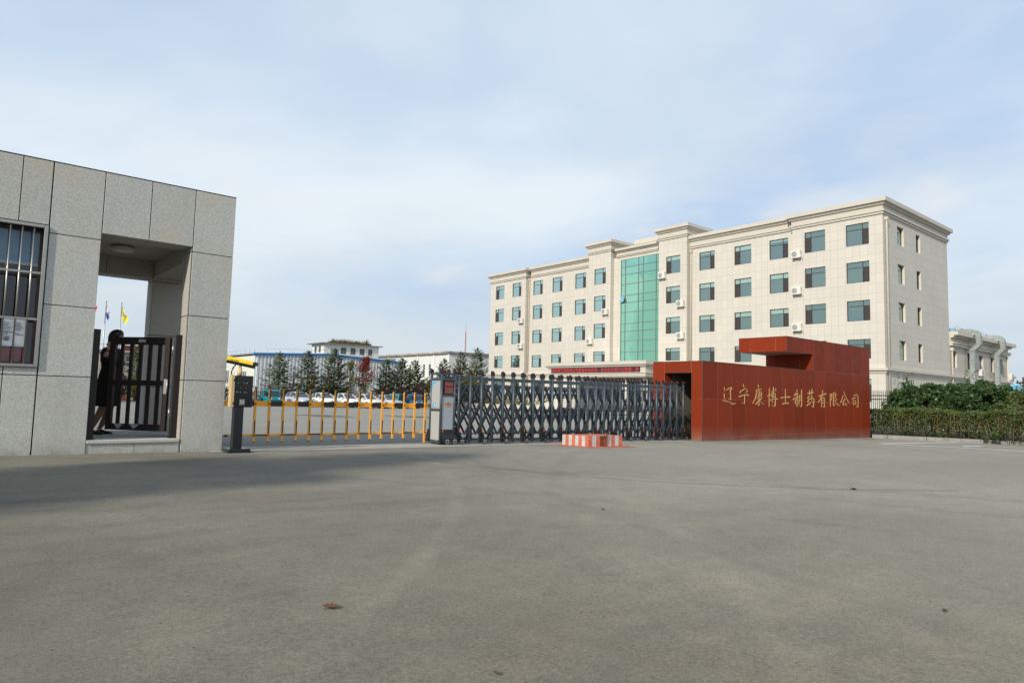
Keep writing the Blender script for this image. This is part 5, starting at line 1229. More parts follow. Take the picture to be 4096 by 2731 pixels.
b = MB(); b.box(54.9, 33, -1.2, 55.15, 44.2, -.1); b.box(54.85, 32.95, -.1, 55.2, 44.25, -.02); b.box(55.15, 33, -1.2, 61.9, 44.1, -.3, 1); b.build('wall', ['ivory', 'soil'], pl)
b = MB()
for k in range(20): leafcloud(b, (rnd.uniform(55.8, 58), 33.5 + k * .55, .4 + rnd.uniform(-.2, .4)), (.5, .42, .7 + rnd.uniform(0, .4)), 160, .09, rnd)
b.build('foliage', 'leaf_green', pl)
b = MB(); b.prism([(53.0, 55.2, -1.2), (53.0, 55.2, .75), (53.0, 55.6, .75), (53.0, 60.0, -.3), (53.0, 60.0, -1.2)], (.22, 0, 0)); tag(b.build('ramp_wall', 'ivory', loc=(53, 57.5, -1)), 'white sloping side wall of the drive up to the entrance', 'ramp wall')

# ------------------------------------------------------------------ hedge, shrubs and fence on the right
def kerb(pts, w=.14, h=.13, name='kerb'):
    for i in range(len(pts) - 1): pass
    b = MB()
    # stones about one metre long, butted with a fine joint
    for i in range(len(pts) - 1):
        a, c = Vector(pts[i]), Vector(pts[i + 1]); n = max(1, round((c - a).length / 1.0)); t = (c - a).normalized(); nn = Vector((t.y, -t.x))
        for k in range(n):
            p, q = a.lerp(c, k / n) + t * .004, a.lerp(c, (k + 1) / n) - t * .004
            zs = [gz(v.x, v.y) for v in (p, q)]
            b.hexa([(p.x, p.y, zs[0] - .05), (q.x, q.y, zs[1] - .05), (q.x + nn.x * w, q.y + nn.y * w, zs[1] - .05), (p.x + nn.x * w, p.y + nn.y * w, zs[0] - .05),
                    (p.x + nn.x * .015, p.y + nn.y * .015, zs[0] + h), (q.x + nn.x * .015, q.y + nn.y * .015, zs[1] + h), (q.x + nn.x * w, q.y + nn.y * w, zs[1] + h), (p.x + nn.x * w, p.y + nn.y * w, zs[0] + h)])
    return tag(b.build(name, 'kerb'), kind='structure')
kerb([(28.9, 4.0), (28.2, 5.6), (27.6, 7.2), (26.78, 9.07), (26.35, 10.2), (26.2, 10.66)][::-1])
b = MB(); b.poly([(x, y, -.15) for x, y in ((26.3, 10.7), (26.95, 9.1), (27.75, 7.2), (28.4, 5.6), (29.1, 4.0), (36, 4.0), (36, 15), (26.3, 15))]); tag(b.build('soil', 'soil'), kind='structure')
rnd = random.Random(21)
hg = thing('hedge', 'long clipped hedge with reddish stems behind the kerb', 'hedge', (27.8, 8, -.15))
b = MB()
for _ in range(34000):
    y = rnd.uniform(2.8, 11.35); s = (y - 7.0) / 4; x0 = 27.20 - .03 * (y - 8) - .0
    f = rnd.random()
    x = x0 + (rnd.random() ** 2.0) * 1.1 if f < .7 else x0 + rnd.random() * 1.2
    top = .78 + .05 * math.sin(y * 2.1) + .03 * math.sin(y * 7.3 + 1)
    z = -.12 + rnd.random() ** .8 * (top + .12) if f < .7 else top + rnd.gauss(0, .03)
    if z < .15 and rnd.random() < .45: continue
    x += rnd.gauss(0, .05) + .06 * math.sin(y * 5 + z * 6)
    leaf(b, Vector((x, y, z)), rnd.uniform(.03, .062), rnd, 0, 1.5)
b.build('foliage', 'leaf_hedge', hg)
b = MB()
for _ in range(190):
    cy = rnd.choice([9.9, 8.2, 7.5, 7.0, 6.6, 6.3, 5.0, 8.9]); p = Vector((27.16 - .03 * (cy - 8) + abs(rnd.gauss(0, .06)), cy + rnd.gauss(0, .14), rnd.uniform(.1, .72))); leaf(b, p, rnd.uniform(.035, .06), rnd, 0, 1.5)
b.build('autumn_leaves', 'leaf_orange', hg)
b = MB()
for k in range(46):
    y = 2.9 + k * .185 + rnd.uniform(-.05, .05); x = 27.18 - .03 * (y - 8) + rnd.uniform(-.05, .10); dy = rnd.gauss(0, .10)
    b.tube([(x + .05, y, -.18), (x, y + dy * .4, .15), (x - rnd.uniform(0, .03), y + dy, rnd.uniform(.3, .75))], [.010, .009, .005], 5, 0)
for k in range(90):
    y = 2.9 + k * .094; x = 27.5 + rnd.uniform(0, .7); b.tube([(x, y, -.18), (x + rnd.gauss(0, .1), y + rnd.gauss(0, .1), .6)], .012, 4, 0)
b.build('stems', 'bark_pale', hg)
def weed(x, y, z, lab, s):
    b = MB(); r = random.Random(int(y * 100))
    for k in range(9):
        a = r.uniform(0, 6.28); d = Vector((math.cos(a), math.sin(a), 0)); p = Vector((x, y, z)); L = r.uniform(.14, .26) * s; up = r.uniform(.5, 1.1)
        sd_ = Vector((-d.y, d.x, 0)) * L * .24
        m1 = p + d * L * .45 + Vector((0, 0, L * up)); e = p + d * L + Vector((0, 0, L * up * .85))
        b.add([p, m1 + sd_, e, m1 - sd_], [(0, 1, 2, 3)])
    tag(b.build('weed', 'leaf_light', loc=(x, y, z)), lab, 'weed', 'weeds along the hedge foot')
for x, y, lab, s in ((27.0, 9.75, 'bright green broad leafed weed at the hedge foot, nearest the red wall', 1.0), (27.05, 9.05, 'bright green broad leafed weed at the hedge foot, second from the red wall', .9), (27.1, 7.05, 'tall bright green weed at the hedge foot near the photo right edge', 1.4), (27.08, 7.35, 'small pale green weed just left of the tall weed', .8)): weed(x, y, -.15, lab, s)
def shrub(x, y, h, w, lab, seed, leafm='leaf_green', n=2600, s=.085, sprout=0):
    r = random.Random(seed); t = thing('shrub', lab, 'shrub', (x, y, -.15), 'leafy shrubs behind the hedge')
    b = MB(); tips = []
    for k in range(7):
        a = r.uniform(0, 6.28); e = Vector((x + math.cos(a) * w * r.uniform(.2, .7), y + math.sin(a) * w * r.uniform(.2, .8), r.uniform(.55, .9) * h)); b.tube([(x + r.gauss(0, .05), y + r.gauss(0, .05), -.18), ((x + e.x) / 2 + r.gauss(0, .05), (y + e.y) / 2, h * .4), tuple(e)], [.022, .016, .006], 5); tips.append(e)
    b.build('trunk', 'bark', t)
    b = MB()
    cl = [(Vector((x + r.gauss(0, w * .42), y + r.gauss(0, w * .48), r.uniform(.30, .86) * h)), r.uniform(.20, .36)) for _ in range(15)] + [(e, .24) for e in tips]
    per = n // len(cl)
    for c, q in cl:
        leafcloud(b, c, (q, q * 1.1, q * .85), per, s, r)
    for k in range(sprout):
        a = r.uniform(0, 6.28); p0 = Vector((x + r.gauss(0, .12), y + r.gauss(0, .15), h * .85)); p1 = p0 + Vector((math.cos(a) * .25, math.sin(a) * .25, r.uniform(.35, .75)))
        for q in range(16): leaf(b, p0.lerp(p1, q / 16) + Vector((r.gauss(0, .05), r.gauss(0, .05), 0)), .05, r, 0, 2.4)
    b.build('foliage', leafm, t)
for i, (y, h, w, lab, lm, sp) in enumerate(((10.55, 1.72, .55, 'green shrub by the black fence with tall pale sprouts on top', 'leaf_green', 9), (9.8, 1.78, .55, 'round dark green shrub, second from the red wall', 'leaf_green', 0), (9.15, 1.52, .45, 'lower green shrub under the annex windows, third from the red wall', 'leaf_green', 0), (8.62, 1.82, .45, 'green shrub before the nearer ventilation duct', 'leaf_green', 2), (8.1, 1.84, .5, 'broad green shrub between the two ventilation ducts', 'leaf_green', 0), (7.55, 1.72, .45, 'green shrub before the far ventilation duct', 'leaf_green', 0), (7.0, 1.48, .45, 'thin reddish green shrub under the far corner of the annex', 'leaf_hedge', 2), (6.45, 1.52, .5, 'green shrub at the right edge of the photo', 'leaf_green', 0), (5.8, 1.8, .5, 'green shrub at the hedge end beyond the right edge', 'leaf_green', 0))):
    shrub(29.3 + (.25 if i % 2 else -.15), y, h * 1.09, w * 1.05, lab, 40 + i, lm, 2800, .09, sp)
def iron_fence(name, lab, p0, p1, h, step, grp=None, rails=(.86, .77, .2), pw=.024, zoff=0, posts=2.6):
    a, c = Vector(p0), Vector(p1); L = (c - a).length; t = (c - a).normalized(); z0 = lambda p: gz(p.x, p.y) + zoff
    f = thing(name, lab, 'fence', (*((a + c) / 2), z0((a + c) / 2)))
    b = MB(); n = int(L / step)
    for k in range(n):
        p = a + t * step * (k + .5); z = z0(p); w = pw / 2
        b.hexa([(p.x - w, p.y - w, z + .06), (p.x + w, p.y - w, z + .06), (p.x + w, p.y + w, z + .06), (p.x - w, p.y + w, z + .06), (p.x - w, p.y - w, z + h - .08), (p.x + w, p.y - w, z + h - .08), (p.x + w, p.y + w, z + h - .08), (p.x - w, p.y + w, z + h - .08)])
        q = z + h - .08; b.add([(p.x - w, p.y - w, q), (p.x + w, p.y - w, q), (p.x + w, p.y + w, q), (p.x - w, p.y + w, q), (p.x, p.y, z + h)], [(0, 1, 4), (1, 2, 4), (2, 3, 4), (3, 0, 4)])
    b.build('pickets', 'fence_iron', f)
    for r in rails:
        b = MB(); m_ = max(1, int(L / 8))
        for k in range(m_):
            p, q = a.lerp(c, k / m_), a.lerp(c, (k + 1) / m_); b.bar((p.x, p.y, z0(p) + h * r), (q.x, q.y, z0(q) + h * r), .034, .05)
        b.build('rail', 'fence_iron', f)
    m_ = max(1, round(L / posts))
    for k in range(m_ + 1):
        p = a.lerp(c, k / m_); b = MB(); z = z0(p); b.box(p.x - .05, p.y - .05, z - .1, p.x + .05, p.y + .05, z + h + .06); b.add([(p.x - .06, p.y - .06, z + h + .06), (p.x + .06, p.y - .06, z + h + .06), (p.x + .06, p.y + .06, z + h + .06), (p.x - .06, p.y + .06, z + h + .06), (p.x, p.y, z + h + .14)], [(0, 1, 4), (1, 2, 4), (2, 3, 4), (3, 0, 4)]); b.build('post', 'fence_iron', f)
iron_fence('iron_fence', 'black picket fence between the red wall and the leafy shrubs', (36, 15.2), (36, 4.0), 2.08, .096, zoff=.02, posts=3.0)
b = MB(); b.box(133, 20, -.8, 160, 33.0, 4.2, 1); b.hexa([(132.5, 19.5, 3.0), (161, 19.5, 3.0), (161, 33.2, 3.0), (132.5, 33.2, 3.0), (132.5, 19.5, 4.6), (161, 19.5, 5.4), (161, 33.2, 5.4), (132.5, 33.2, 4.75)], 0); b.prism([(132.45, 22 + k, 3.3 + 1.0 * math.sin(k * .33)) for k in range(0, 9)] + [(132.45, 22 + k, 3.1 + .9 * math.sin(k * .33)) for k in range(8, -1, -1)], (.05, 0, 0), 2); 
tag(b.build('shed', ['blue_pale', 'sheet_white', 'white'], loc=(140, 27, -.8)), 'pale blue sheet metal shed far off beyond the annex', 'shed')
up_ = thing('utility_pole', 'dark utility pole with cross arm at the right edge beyond the shrubs', 'utility pole', (61.3, 14.13, -.4))
b = MB(); b.tube([(61.3, 14.13, -.5), (61.3, 14.13, 3.3)], [.14, .10], 10); b.build('pole', 'bark', up_)
b = MB(); b.bar((61.0, 14.55, 2.86), (61.5, 13.6, 2.86), .08, .09); b.bar((61.3, 14.13, 2.5), (61.1, 14.4, 2.84), .05, .05)
for k in (0, 1, 2): b.tube([(61.05 + k * .18, 14.47 - k * .34, 2.9), (61.05 + k * .18, 14.47 - k * .34, 3.06)], .04, 8)
b.build('cross_arm', 'fence_iron', up_)
b = MB(); b.tube([(61.05, 14.47, 3.0), (62, 13.6, 2.72), (64, 12, 2.7), (70, 8, 3.2)], .02, 4); b.tube([(61.4, 13.8, 3.0), (61, 12.5, 2.6), (60.5, 10, 2.7)], .02, 4); b.build('wire', 'fence_iron', up_)

# ------------------------------------------------------------------ works buildings at the back of the yard
wk = thing('workshop', 'pale profiled sheet workshop with a blue eaves trim behind the parked cars', 'building', (38, 85, -.9))
GX0, GX1, GXR, GY = 28.85, 50.2, 38.6, 85.0
ez0, ezr, ez1 = 5.33, 5.78, 5.22
def gtop(x): return ez0 + (ezr - ez0) * (x - GX0) / (GXR - GX0) if x < GXR else ezr + (ez1 - ezr) * (x - GXR) / (GX1 - GXR)
b = MB(); p = .46; n = int((GX1 - GX0) / p)
pts = []
for k in range(n):
    x = GX0 + k * p; pts += [(x, GY), (x + p * .44, GY), (x + p * .52, GY - .13), (x + p * .92, GY - .13)]
pts.append((GX0 + n * p, GY))
for i in range(len(pts) - 1):
    (xa, ya), (xb, yb_) = pts[i], pts[i + 1]; b.quad((xa, ya, -1.4), (xb, yb_, -1.4), (xb, yb_, gtop(xb)), (xa, ya, gtop(xa)))
b.box(GX0 + n * p - .01, GY, -1.4, GX0 + n * p + .1, GY + 40, 5.2); b.build('wall', 'sheet', wk)
b = MB(); facade(b, 'X', GX0, GY + .01, 125, -1.4, 5.2, [(88, 91, 1.9, 3.2), (95, 98.5, 1.7, 3.4), (102, 106, 1.7, 3.4), (110, 114, 1.7, 3.4)], .15, .5); w2 = b.build('side_wall', ['sheet_white', 'door_dark', 'sheet_white'], wk)
for u0, u1, z0, z1 in ((88, 91, 1.9, 3.2), (95, 98.5, 1.7, 3.4), (102, 106, 1.7, 3.4), (110, 114, 1.7, 3.4)):
    b = MB()
    for k in range(5): u = u0 + (u1 - u0) * k / 4; b.box(GX0 + .05, u - .06, z0, GX0 + .1, u + .06, z1)
    b.box(GX0 - .05, u0 - .1, z0 - .12, GX0 + .1, u1 + .1, z0 + .0); f = b.build('window', 'white', wk)
    b = MB(); b.quad((GX0 + .08, u0, z0), (GX0 + .08, u1, z0), (GX0 + .08, u1, z1), (GX0 + .08, u0, z1)); b.build('pane', 'far_glass', f)
b = MB()
for xa, xb in ((GX0 - .25, GXR), (GXR, GX1 + .2)):
    za, zb2 = (gtop(GX0) - .02 if xa < GX0 else gtop(xa)), gtop(min(xb, GX1))
    b.hexa([(xa, GY - .30, za - .05), (xb, GY - .30, zb2 - .05), (xb, GY + .1, zb2 - .05), (xa, GY + .1, za - .05), (xa, GY - .30, za + .20), (xb, GY - .30, zb2 + .20), (xb, GY + .1, zb2 + .20), (xa, GY + .1, za + .20)], 0)
    b.hexa([(xa, GY + .1, za + .02), (xb, GY + .1, zb2 + .02), (xb, 125, zb2 + .02), (xa, 125, za + .02), (xa, GY + .1, za + .17), (xb, GY + .1, zb2 + .17), (xb, 125, zb2 + .17), (xa, 125, za + .17)], 1)
b.build('roof', ['blue_roof', 'grey_flat'], wk)
b = MB()
for k in range(14): x = GX0 + k * 1.6; b.tube([(x, GY + .2, gtop(min(x, GX1)) + .15), (x, GY + .2, gtop(min(x, GX1)) + .72)], .02, 4)
for xa, xb in ((GX0, GXR), (GXR, GX1)): b.tube([(xa, GY + .2, gtop(xa) + .70), (xb, GY + .2, gtop(xb) + .70)], .02, 4)
for k in range(16): y = GY + .2 + k * 1.8; b.tube([(GX0, y, 5.4), (GX0, y, 6.0)], .02, 4)
b.tube([(GX0, GY + .2, 5.98), (GX0, GY + 28, 5.98)], .02, 4); b.build('roof_railing', 'alu', wk)
b = MB(); b.tube([(31.3, GY - .25, -1), (31.3, GY - .25, gtop(31.3) + .1)], .06, 6); b.build('drain_pipe', 'grey_flat', wk)
for x0, x1, m in ((32.3, 34.6, 'door_dark'), (37.0, 38.5, 'door_dark'), (39.6, 41.8, 'door_grey'), (46.6, 47.8, 'door_dark')):
    b = MB(); b.box(x0, GY - .18, -1.2, x1, GY - .14, 1.05); d_ = b.build('door', m, wk)
b = MB(); b.box(36.6, GY - 1.2, 1.42, 42.2, GY - .12, 1.55); b.box(45.2, GY - .9, 1.3, 48.2, GY - .12, 1.42); b.build('awning', 'concrete', wk)
b = MB(); b.box(GX0 + .4, GY - .20, -1.2, GX1 - .1, GY - .15, -.38); b.build('base_band', 'blue_roof', wk)
ph = thing('tower_block', 'white tiled tower block with dry weeds on its flat roof', 'building', (63, 133, -1))
hp = [(61.6, 62.9, 8.75, 10.1), (63.8, 65.0, 8.75, 10.1), (65.9, 67.05, 8.75, 10.1), (67.9, 68.9, 8.75, 10.1)]
b = MB(); facade(b, 'Y', 130.0, 57.95, 70.4, -1.4, 10.70, hp, .15, .6); facade(b, 'X', 57.95, 130.01, 136.2, -1.4, 10.70, [(131.6, 132.7, 8.9, 10.25), (133.6, 134.8, 8.9, 10.25)], .15, .6); b.quad((70.4, 130, -1.4), (70.4, 136, -1.4), (70.4, 136, 10.7), (70.4, 130, 10.7)); b.build('wall', ['pale_tile', 'door_dark', 'white'], ph)
b = MB(); b.box(57.1, 129.3, 10.70, 71.1, 137, 10.86); b.build('roof', 'grey_flat', ph)
for u0, u1, z0, z1 in hp + [(131.6, 132.7, 8.9, 10.25), (133.6, 134.8, 8.9, 10.25)]:
    b = MB()
    if u0 < 100:
        for u in (u0 + .05, (u0 + u1) / 2, u1 - .05): b.box(u - .05, 130.05, z0, u + .05, 130.12, z1)
        b.box(u0, 130.05, z0 + .8, u1, 130.12, z0 + .9)
    else: b.box(58.0, u0, z0, 58.07, u0 + .1, z1); b.box(58.0, u1 - .1, z0, 58.07, u1, z1)
    f = b.build('window', 'frame_grey', ph)
    b = MB(); b.quad((u0, 130.1, z0), (u1, 130.1, z0), (u1, 130.1, z1), (u0, 130.1, z1)) if u0 < 100 else b.quad((58.05, u0, z0), (58.05, u1, z0), (58.05, u1, z1), (58.05, u0, z1)); b.build('pane', 'far_glass', f)
b = MB(); rnd = random.Random(5)
for _ in range(1500):
    x = rnd.uniform(58.8, 68.6) if rnd.random() < .8 else rnd.choice([60, 62.5, 65, 67.6]) + rnd.gauss(0, .3); y = 129.7 + abs(rnd.gauss(0, .8)); h = rnd.uniform(.4, 1.0) * (1 if 59.5 < x < 68 else .5); q = Vector((x, y, 10.84)); d = Vector((rnd.gauss(.1, .14), rnd.gauss(0, .1), 1)) * h; w = Vector((.05, .03, 0)); b.add([q - w, q + w, q + d], [(0, 1, 2)])
    if rnd.random() < .3: leaf(b, q + d, .13, rnd)
tag(b.build('dry_weeds', 'dry_grass'), 'strip of dry yellow weeds growing along the tower block roof', 'weeds', kind='stuff')
fc = thing('factory', 'long white tiled factory hall with narrow windows and rusty roof edge', 'building', (80, 128, -1))
FX, FY = 75.0, 109.55
fh = []
for y in (112.6, 116.3, 118.5, 124.0): fh += [(y, y + .85, 4.6, 7.0), (y, y + .85, .9, 3.7)]
fh += [(133.0, 139.0, 7.1, 7.6)]
b = MB(); facade(b, 'X', FX, FY, 165, -1.4, 8.95, fh, .15, .6); b.quad((FX, FY, -1.4), (110, FY, -1.4), (110, FY, 8.95), (FX, FY, 8.95))
for y in (109.8, 115.0, 121.2, 127.4, 133.6, 140, 146): b.box(FX - .18, y - .25, -1.4, FX - .002, y + .25, 8.9, 2)
b.build('wall', ['pale_tile', 'door_dark', 'white'], fc)
MT['rust_edge'] = plain('rust_streaked_fascia', (.42, .38, .33), .8, 0, .5, .5, dirt=.9)
b = MB(); b.box(FX - .45, FY - .3, 8.95, 112, 166, 9.12, 1); b.box(FX - .5, FY - .35, 9.12, 112, 166, 9.42, 0); b.build('roof', ['rust_edge', 'grey_flat'], fc)
for y0, y1, z0, z1 in fh[:-1]:
    b = MB(); b.box(FX + .06, y0, (z0 + z1) / 2 - .05, FX + .12, y1, (z0 + z1) / 2 + .05); b.box(FX + .06, y0, z0, FX + .12, y0 + .08, z1); b.box(FX + .06, y1 - .08, z0, FX + .12, y1, z1); b.box(FX - .25, y0 - .2, z0 - .16, FX + .05, y1 + .2, z0 - .02); f = b.build('window', 'white', fc)
    b = MB(); b.quad((FX + .1, y0, z0), (FX + .1, y1, z0), (FX + .1, y1, z1), (FX + .1, y0, z1)); b.build('pane', 'far_glass', f)
ms = thing('antenna_mast', 'thin lattice antenna mast rising behind the factory roof', 'mast', (143.7, 200, -1))
b = MB(); c_ = Vector((143.7, 200, 0))
for k in range(3):
    a = k * 2.094; b.tube([c_ + Vector((math.cos(a) * .45, math.sin(a) * .45, -1)), c_ + Vector((math.cos(a) * .12, math.sin(a) * .12, 24))], .05, 4)
b.build('legs', 'red_iron', ms)
b = MB()
for k in range(24):
    r0 = .45 - k * .0138
    for q in range(3):
        a0, a1 = q * 2.094, (q + 1) * 2.094; b.tube([c_ + Vector((math.cos(a0) * r0, math.sin(a0) * r0, k)), c_ + Vector((math.cos(a1) * r0, math.sin(a1) * r0, k + 1))], .03, 3)
b.tube([c_ + Vector((0, 0, 24)), c_ + Vector((0, 0, 27.5))], .05, 4); b.build('lattice', 'alu', ms)
# far two-storey house seen through the passage
fh2 = thing('far_house', 'distant beige two storey house seen between the gate bars', 'house', (19, 98, -.5))
wh = [(14.6 + k * 1.9, 15.5 + k * 1.9, z, z + 1.2) for k in range(5) for z in (.8, 3.4)]
b = MB(); facade(b, 'Y', 95, 13.6, 23.6, -1.2, 5.1, wh, .12, .5); b.quad((13.6, 95, -1.2), (13.6, 103, -1.2), (13.6, 103, 5.1), (13.6, 95, 5.1)); b.quad((23.6, 95, -1.2), (23.6, 103, -1.2), (23.6, 103, 5.1), (23.6, 95, 5.1)); b.build('wall', ['concrete', 'door_dark', 'white'], fh2)
b = MB(); b.box(13.2, 94.5, 5.1, 24, 103.4, 5.35); b.build('roof', 'concrete', fh2)
b = MB()
for k in range(10): b.tube([(13.4 + k * 1.1, 94.8, 5.35), (13.4 + k * 1.1, 94.8, 6.0)], .03, 4)
b.tube([(13.4, 94.8, 5.98), (23.3, 94.8, 5.98)], .03, 4); b.build('roof_railing', 'fence_iron', fh2)
b = MB(); b.box(16.2, 95.2, 5.35, 18.4, 95.5, 6.0); b.build('roof_sign', 'plinth_red', fh2)
for u0, u1, z0, z1 in wh:
    b = MB(); b.box(u0, 95.05, z0 + .5, u1, 95.1, z0 + .6); b.box((u0 + u1) / 2 - .04, 95.05, z0, (u0 + u1) / 2 + .04, 95.1, z1); f = b.build('window', 'white', fh2)
    b = MB(); b.quad((u0, 95.08, z0), (u1, 95.08, z0), (u1, 95.08, z1), (u0, 95.08, z1)); b.build('pane', 'far_glass', f)

# ------------------------------------------------------------------ flags
sheet('lawn', [(2, 66.3), (26, 66.3), (26, 84), (2, 84)], 'grass', .05)
kerb([(2, 66.2), (24, 66.2)], .2, .13)
pl_ = thing('flag_plinth', 'dark red stepped plinth under the flagpoles', 'plinth', (10.3, 70, gz(10, 70)))
z_ = gz(10, 70)
for k in range(3):
    b = MB(); b.box(7.6 + k * .25, 69.0 + k * .3, z_ + k * .16 - .02, 12.75 - k * .25, 71.0 - k * .3, z_ + (k + 1) * .16 - .002 * k); b.build('step', 'plinth_red', pl_)
def flag(x, top, lab_p, lab_f, m, kind):
    p = thing('flagpole', lab_p, 'flagpole', (x, 70, z_ + .48), 'flagpoles on the red plinth')
    b = MB(); b.tube([(x, 70, z_ + .46), (x, 70, top)], [.065, .04], 10); b.build('pole', 'chrome' if False else 'alu', p)
    b = MB(); b.loft([[(x + r * math.cos(a), 70 + r * math.sin(a), z) for a in [k * math.pi / 4 for k in range(8)]] for r, z in ((.02, top), (.075, top + .05), (.075, top + .10), (.01, top + .15))]); b.build('finial', 'gold', p)
    b = MB(); nx, nz = 12, 10; w, h = 1.5, 1.0; d0 = Vector((.80, -.60, 0)); rows_ = []
    for j in range(nz + 1):
        v = j / nz; row = []
        for i in range(nx + 1):
            u = i / nx; sag = kind['droop'] * (u ** .8); wid = kind['spread'] * u * (1 - .25 * v)
            q = Vector((x + .05, 70, top - .15 - v * h * (1 - .0 * u) - sag * (1 - .25 * v))) + d0 * wid + Vector((.6, .8, 0)) * (.10 * math.sin(u * 9 + v * 2.2) * u)
            row.append(q)
        rows_.append(row)
    for j in range(nz):
        for i in range(nx):
            mi = 0
            if kind.get('two'): mi = 1 if j < 4 or i + j < 7 else 0
            if kind.get('mark'): mi = 1 if (abs(i - 4) + abs(j - 3)) < 3 else 0
            b.add([rows_[j][i], rows_[j][i + 1], rows_[j + 1][i + 1], rows_[j + 1][i]], [(0, 1, 2, 3)], mi, True)
    tag(b.build('flag', m, loc=(x, 70, top - 1)), lab_f, 'flag', 'flags above the passage gate')
flag(11.45, 8.45, 'flagpole carrying the yellow flag', 'yellow flag with a small blue mark hanging from its pole', ['flag_yellow', 'flag_blue'], dict(droop=1.15, spread=.58, mark=1))
flag(10.22, 8.45, 'flagpole carrying the blue and white flag', 'drooping blue and white flag, middle of the three', ['flag_blue', 'flag_white'], dict(droop=.9, spread=.34, two=1))
flag(8.95, 8.45, 'flagpole carrying the red flag, hidden behind the wall edge', 'red flag tip showing at the left edge of the passage', ['flag_red'], dict(droop=.35, spread=.62))

# ------------------------------------------------------------------ vehicles
def sedan(label, paint, x, y, rz, L=4.55, Wd=1.78, H=1.42, sil=0):
    t = thing('parked_car', label, 'car', (0, 0, 0), 'cars parked in a row across the yard')
    hw = Wd / 2
    # body: rings across the car from tail (-x) to nose (+x): bottom z, side bulge, belt z, deck z
    st = [(-.50, .42, .70, .78, .80), (-.47, .34, .80, .86, .90), (-.40, .26, .96, .90, .96), (-.25, .20, 1.0, .91, .97), (0, .19, 1.0, .90, .95), (.2, .20, 1.0, .88, .93), (.30, .22, .99, .85, .92), (.42, .26, .95, .76, .82), (.475, .32, .84, .66, .72), (.50, .40, .68, .58, .62)]
    rings = []
    for sx, zb, wf, zs, zd in st:
        w = hw * wf; X = sx * L
        rings.append([(X, -w * .86, zb), (X, -w, zb + .14), (X, -w * 1.0, (zb + zs) / 2 + .06), (X, -w * .93, zs), (X, -w * .80, zd), (X, 0, zd + .025), (X, w * .80, zd), (X, w * .93, zs), (X, w * 1.0, (zb + zs) / 2 + .06), (X, w, zb + .14), (X, w * .86, zb)])
    b = MB(); b.loft(rings, 0, True, True); body = b.build('body', paint, t, off=(0, 0, 0))
    # cabin: glass band between belt and roof, then roof and pillars
    belt = [(-.36 * L, .70 * hw, .955), (-.30 * L, .84 * hw, .945), (.03 * L, .86 * hw, .925), (.245 * L, .74 * hw, .925)]
    roof = [(-.235 * L, .58 * hw, H - .09), (-.17 * L, .64 * hw, H - .03), (-.02 * L, .66 * hw, H - .015), (.075 * L, .60 * hw, H - .075)]
    b = MB()
    for s in (-1, 1):
        for i in range(3):
            a, c, d, e = belt[i], belt[i + 1], roof[i + 1], roof[i]; b.quad((a[0], s * a[1], a[2]), (c[0], s * c[1], c[2]), (d[0], s * d[1], d[2]), (e[0], s * e[1], e[2]))
    for i in (0, 3): a, e = belt[i], roof[i]; b.quad((a[0], -a[1], a[2]), (a[0], a[1], a[2]), (e[0], e[1], e[2]), (e[0], -e[1], e[2]))
    b.build('glazing', 'car_glass', t, off=(0, 0, 0))
    b = MB()
    b.loft([[(x, -w * 1.01, z), (x, -w * .75, z + .045), (x, 0, z + .065), (x, w * .75, z + .045), (x, w * 1.01, z)] for x, w, z in roof], 0, True, False, False)
    for s in (-1, 1):
        for i in (0, 3): b.bar((belt[i][0], s * belt[i][1] * 1.005, belt[i][2]), (roof[i][0], s * roof[i][1] * 1.01, roof[i][2] + .01), .075, .05)
        mx_ = -.08 * L; b.bar((mx_, s * .855 * hw, .93), (mx_ - .02, s * .655 * hw, H - .02), .07, .03)
        b.tube([(x, s * w * 1.01, z) for x, w, z in belt], .02, 6)
    b.build('roof', paint, t, off=(0, 0, 0))
    for sx in (-.305, .31):
        for s in (-1, 1):
            b = MB(); spoked_wheel(b, (sx * L, s * (hw - .10), .315), .315, .2, (0, s, 0)); b.build('wheel', ['rubber', 'chrome'], t, off=(0, 0, 0))
            b2 = 0
    b = MB()
    for sx in (-.305, .31):
        for s in (-1, 1): b.disc((sx * L, s * (hw * .995), .33), (0, s, 0), .37, 20, 0, .012)
    b.build('wheel_arch', 'rubber', t, off=(0, 0, 0))
    for s in (-1, 1):
        b = MB(); b.loft([[(.468 * L, s * hw * .58, .60), (.485 * L, s * hw * .50, .66), (.47 * L, s * hw * .55, .71)], [(.40 * L, s * hw * .94, .64), (.41 * L, s * hw * .93, .70), (.385 * L, s * hw * .90, .745)]], 0, False); b.build('headlight', 'headlight', t, off=(0, 0, 0))
        b = MB(); b.cbox(.155 * L, s * hw * .90, .93, .20 * L, s * hw * 1.13, 1.05, .02); b.build('mirror', paint, t, off=(0, 0, 0))
    b = MB(); b.hexa([(.475 * L, -hw * .42, .57), (.512 * L, -hw * .36, .57), (.512 * L, hw * .36, .57), (.475 * L, hw * .42, .57), (.47 * L, -hw * .44, .68), (.49 * L, -hw * .38, .68), (.49 * L, hw * .38, .68), (.47 * L, hw * .44, .68)]); b.box(.47 * L, -hw * .55, .30, .507 * L, hw * .55, .38); b.build('grille', 'grille', t, off=(0, 0, 0))
    b = MB(); b.box(.505 * L, -.22, .43, .518 * L, .22, .57); b.build('number_plate', 'plate_blue', t, off=(0, 0, 0))
    t.location = (x, y, gz(x, y)); t.rotation_euler = (0, 0, rz); return t
CR = R(-90 + 5)
sedan('silver saloon parked under the sparse spruce, left end of the row', 'silver', 26.55, 65, CR, H=1.44)
sedan('cream white saloon parked between the silver saloon and a white saloon', 'pearl', 29.15, 65, CR, H=1.42)
sedan('bright white saloon parked with its nose before the red maple', 'car_white', 31.6, 65, CR, H=1.44)
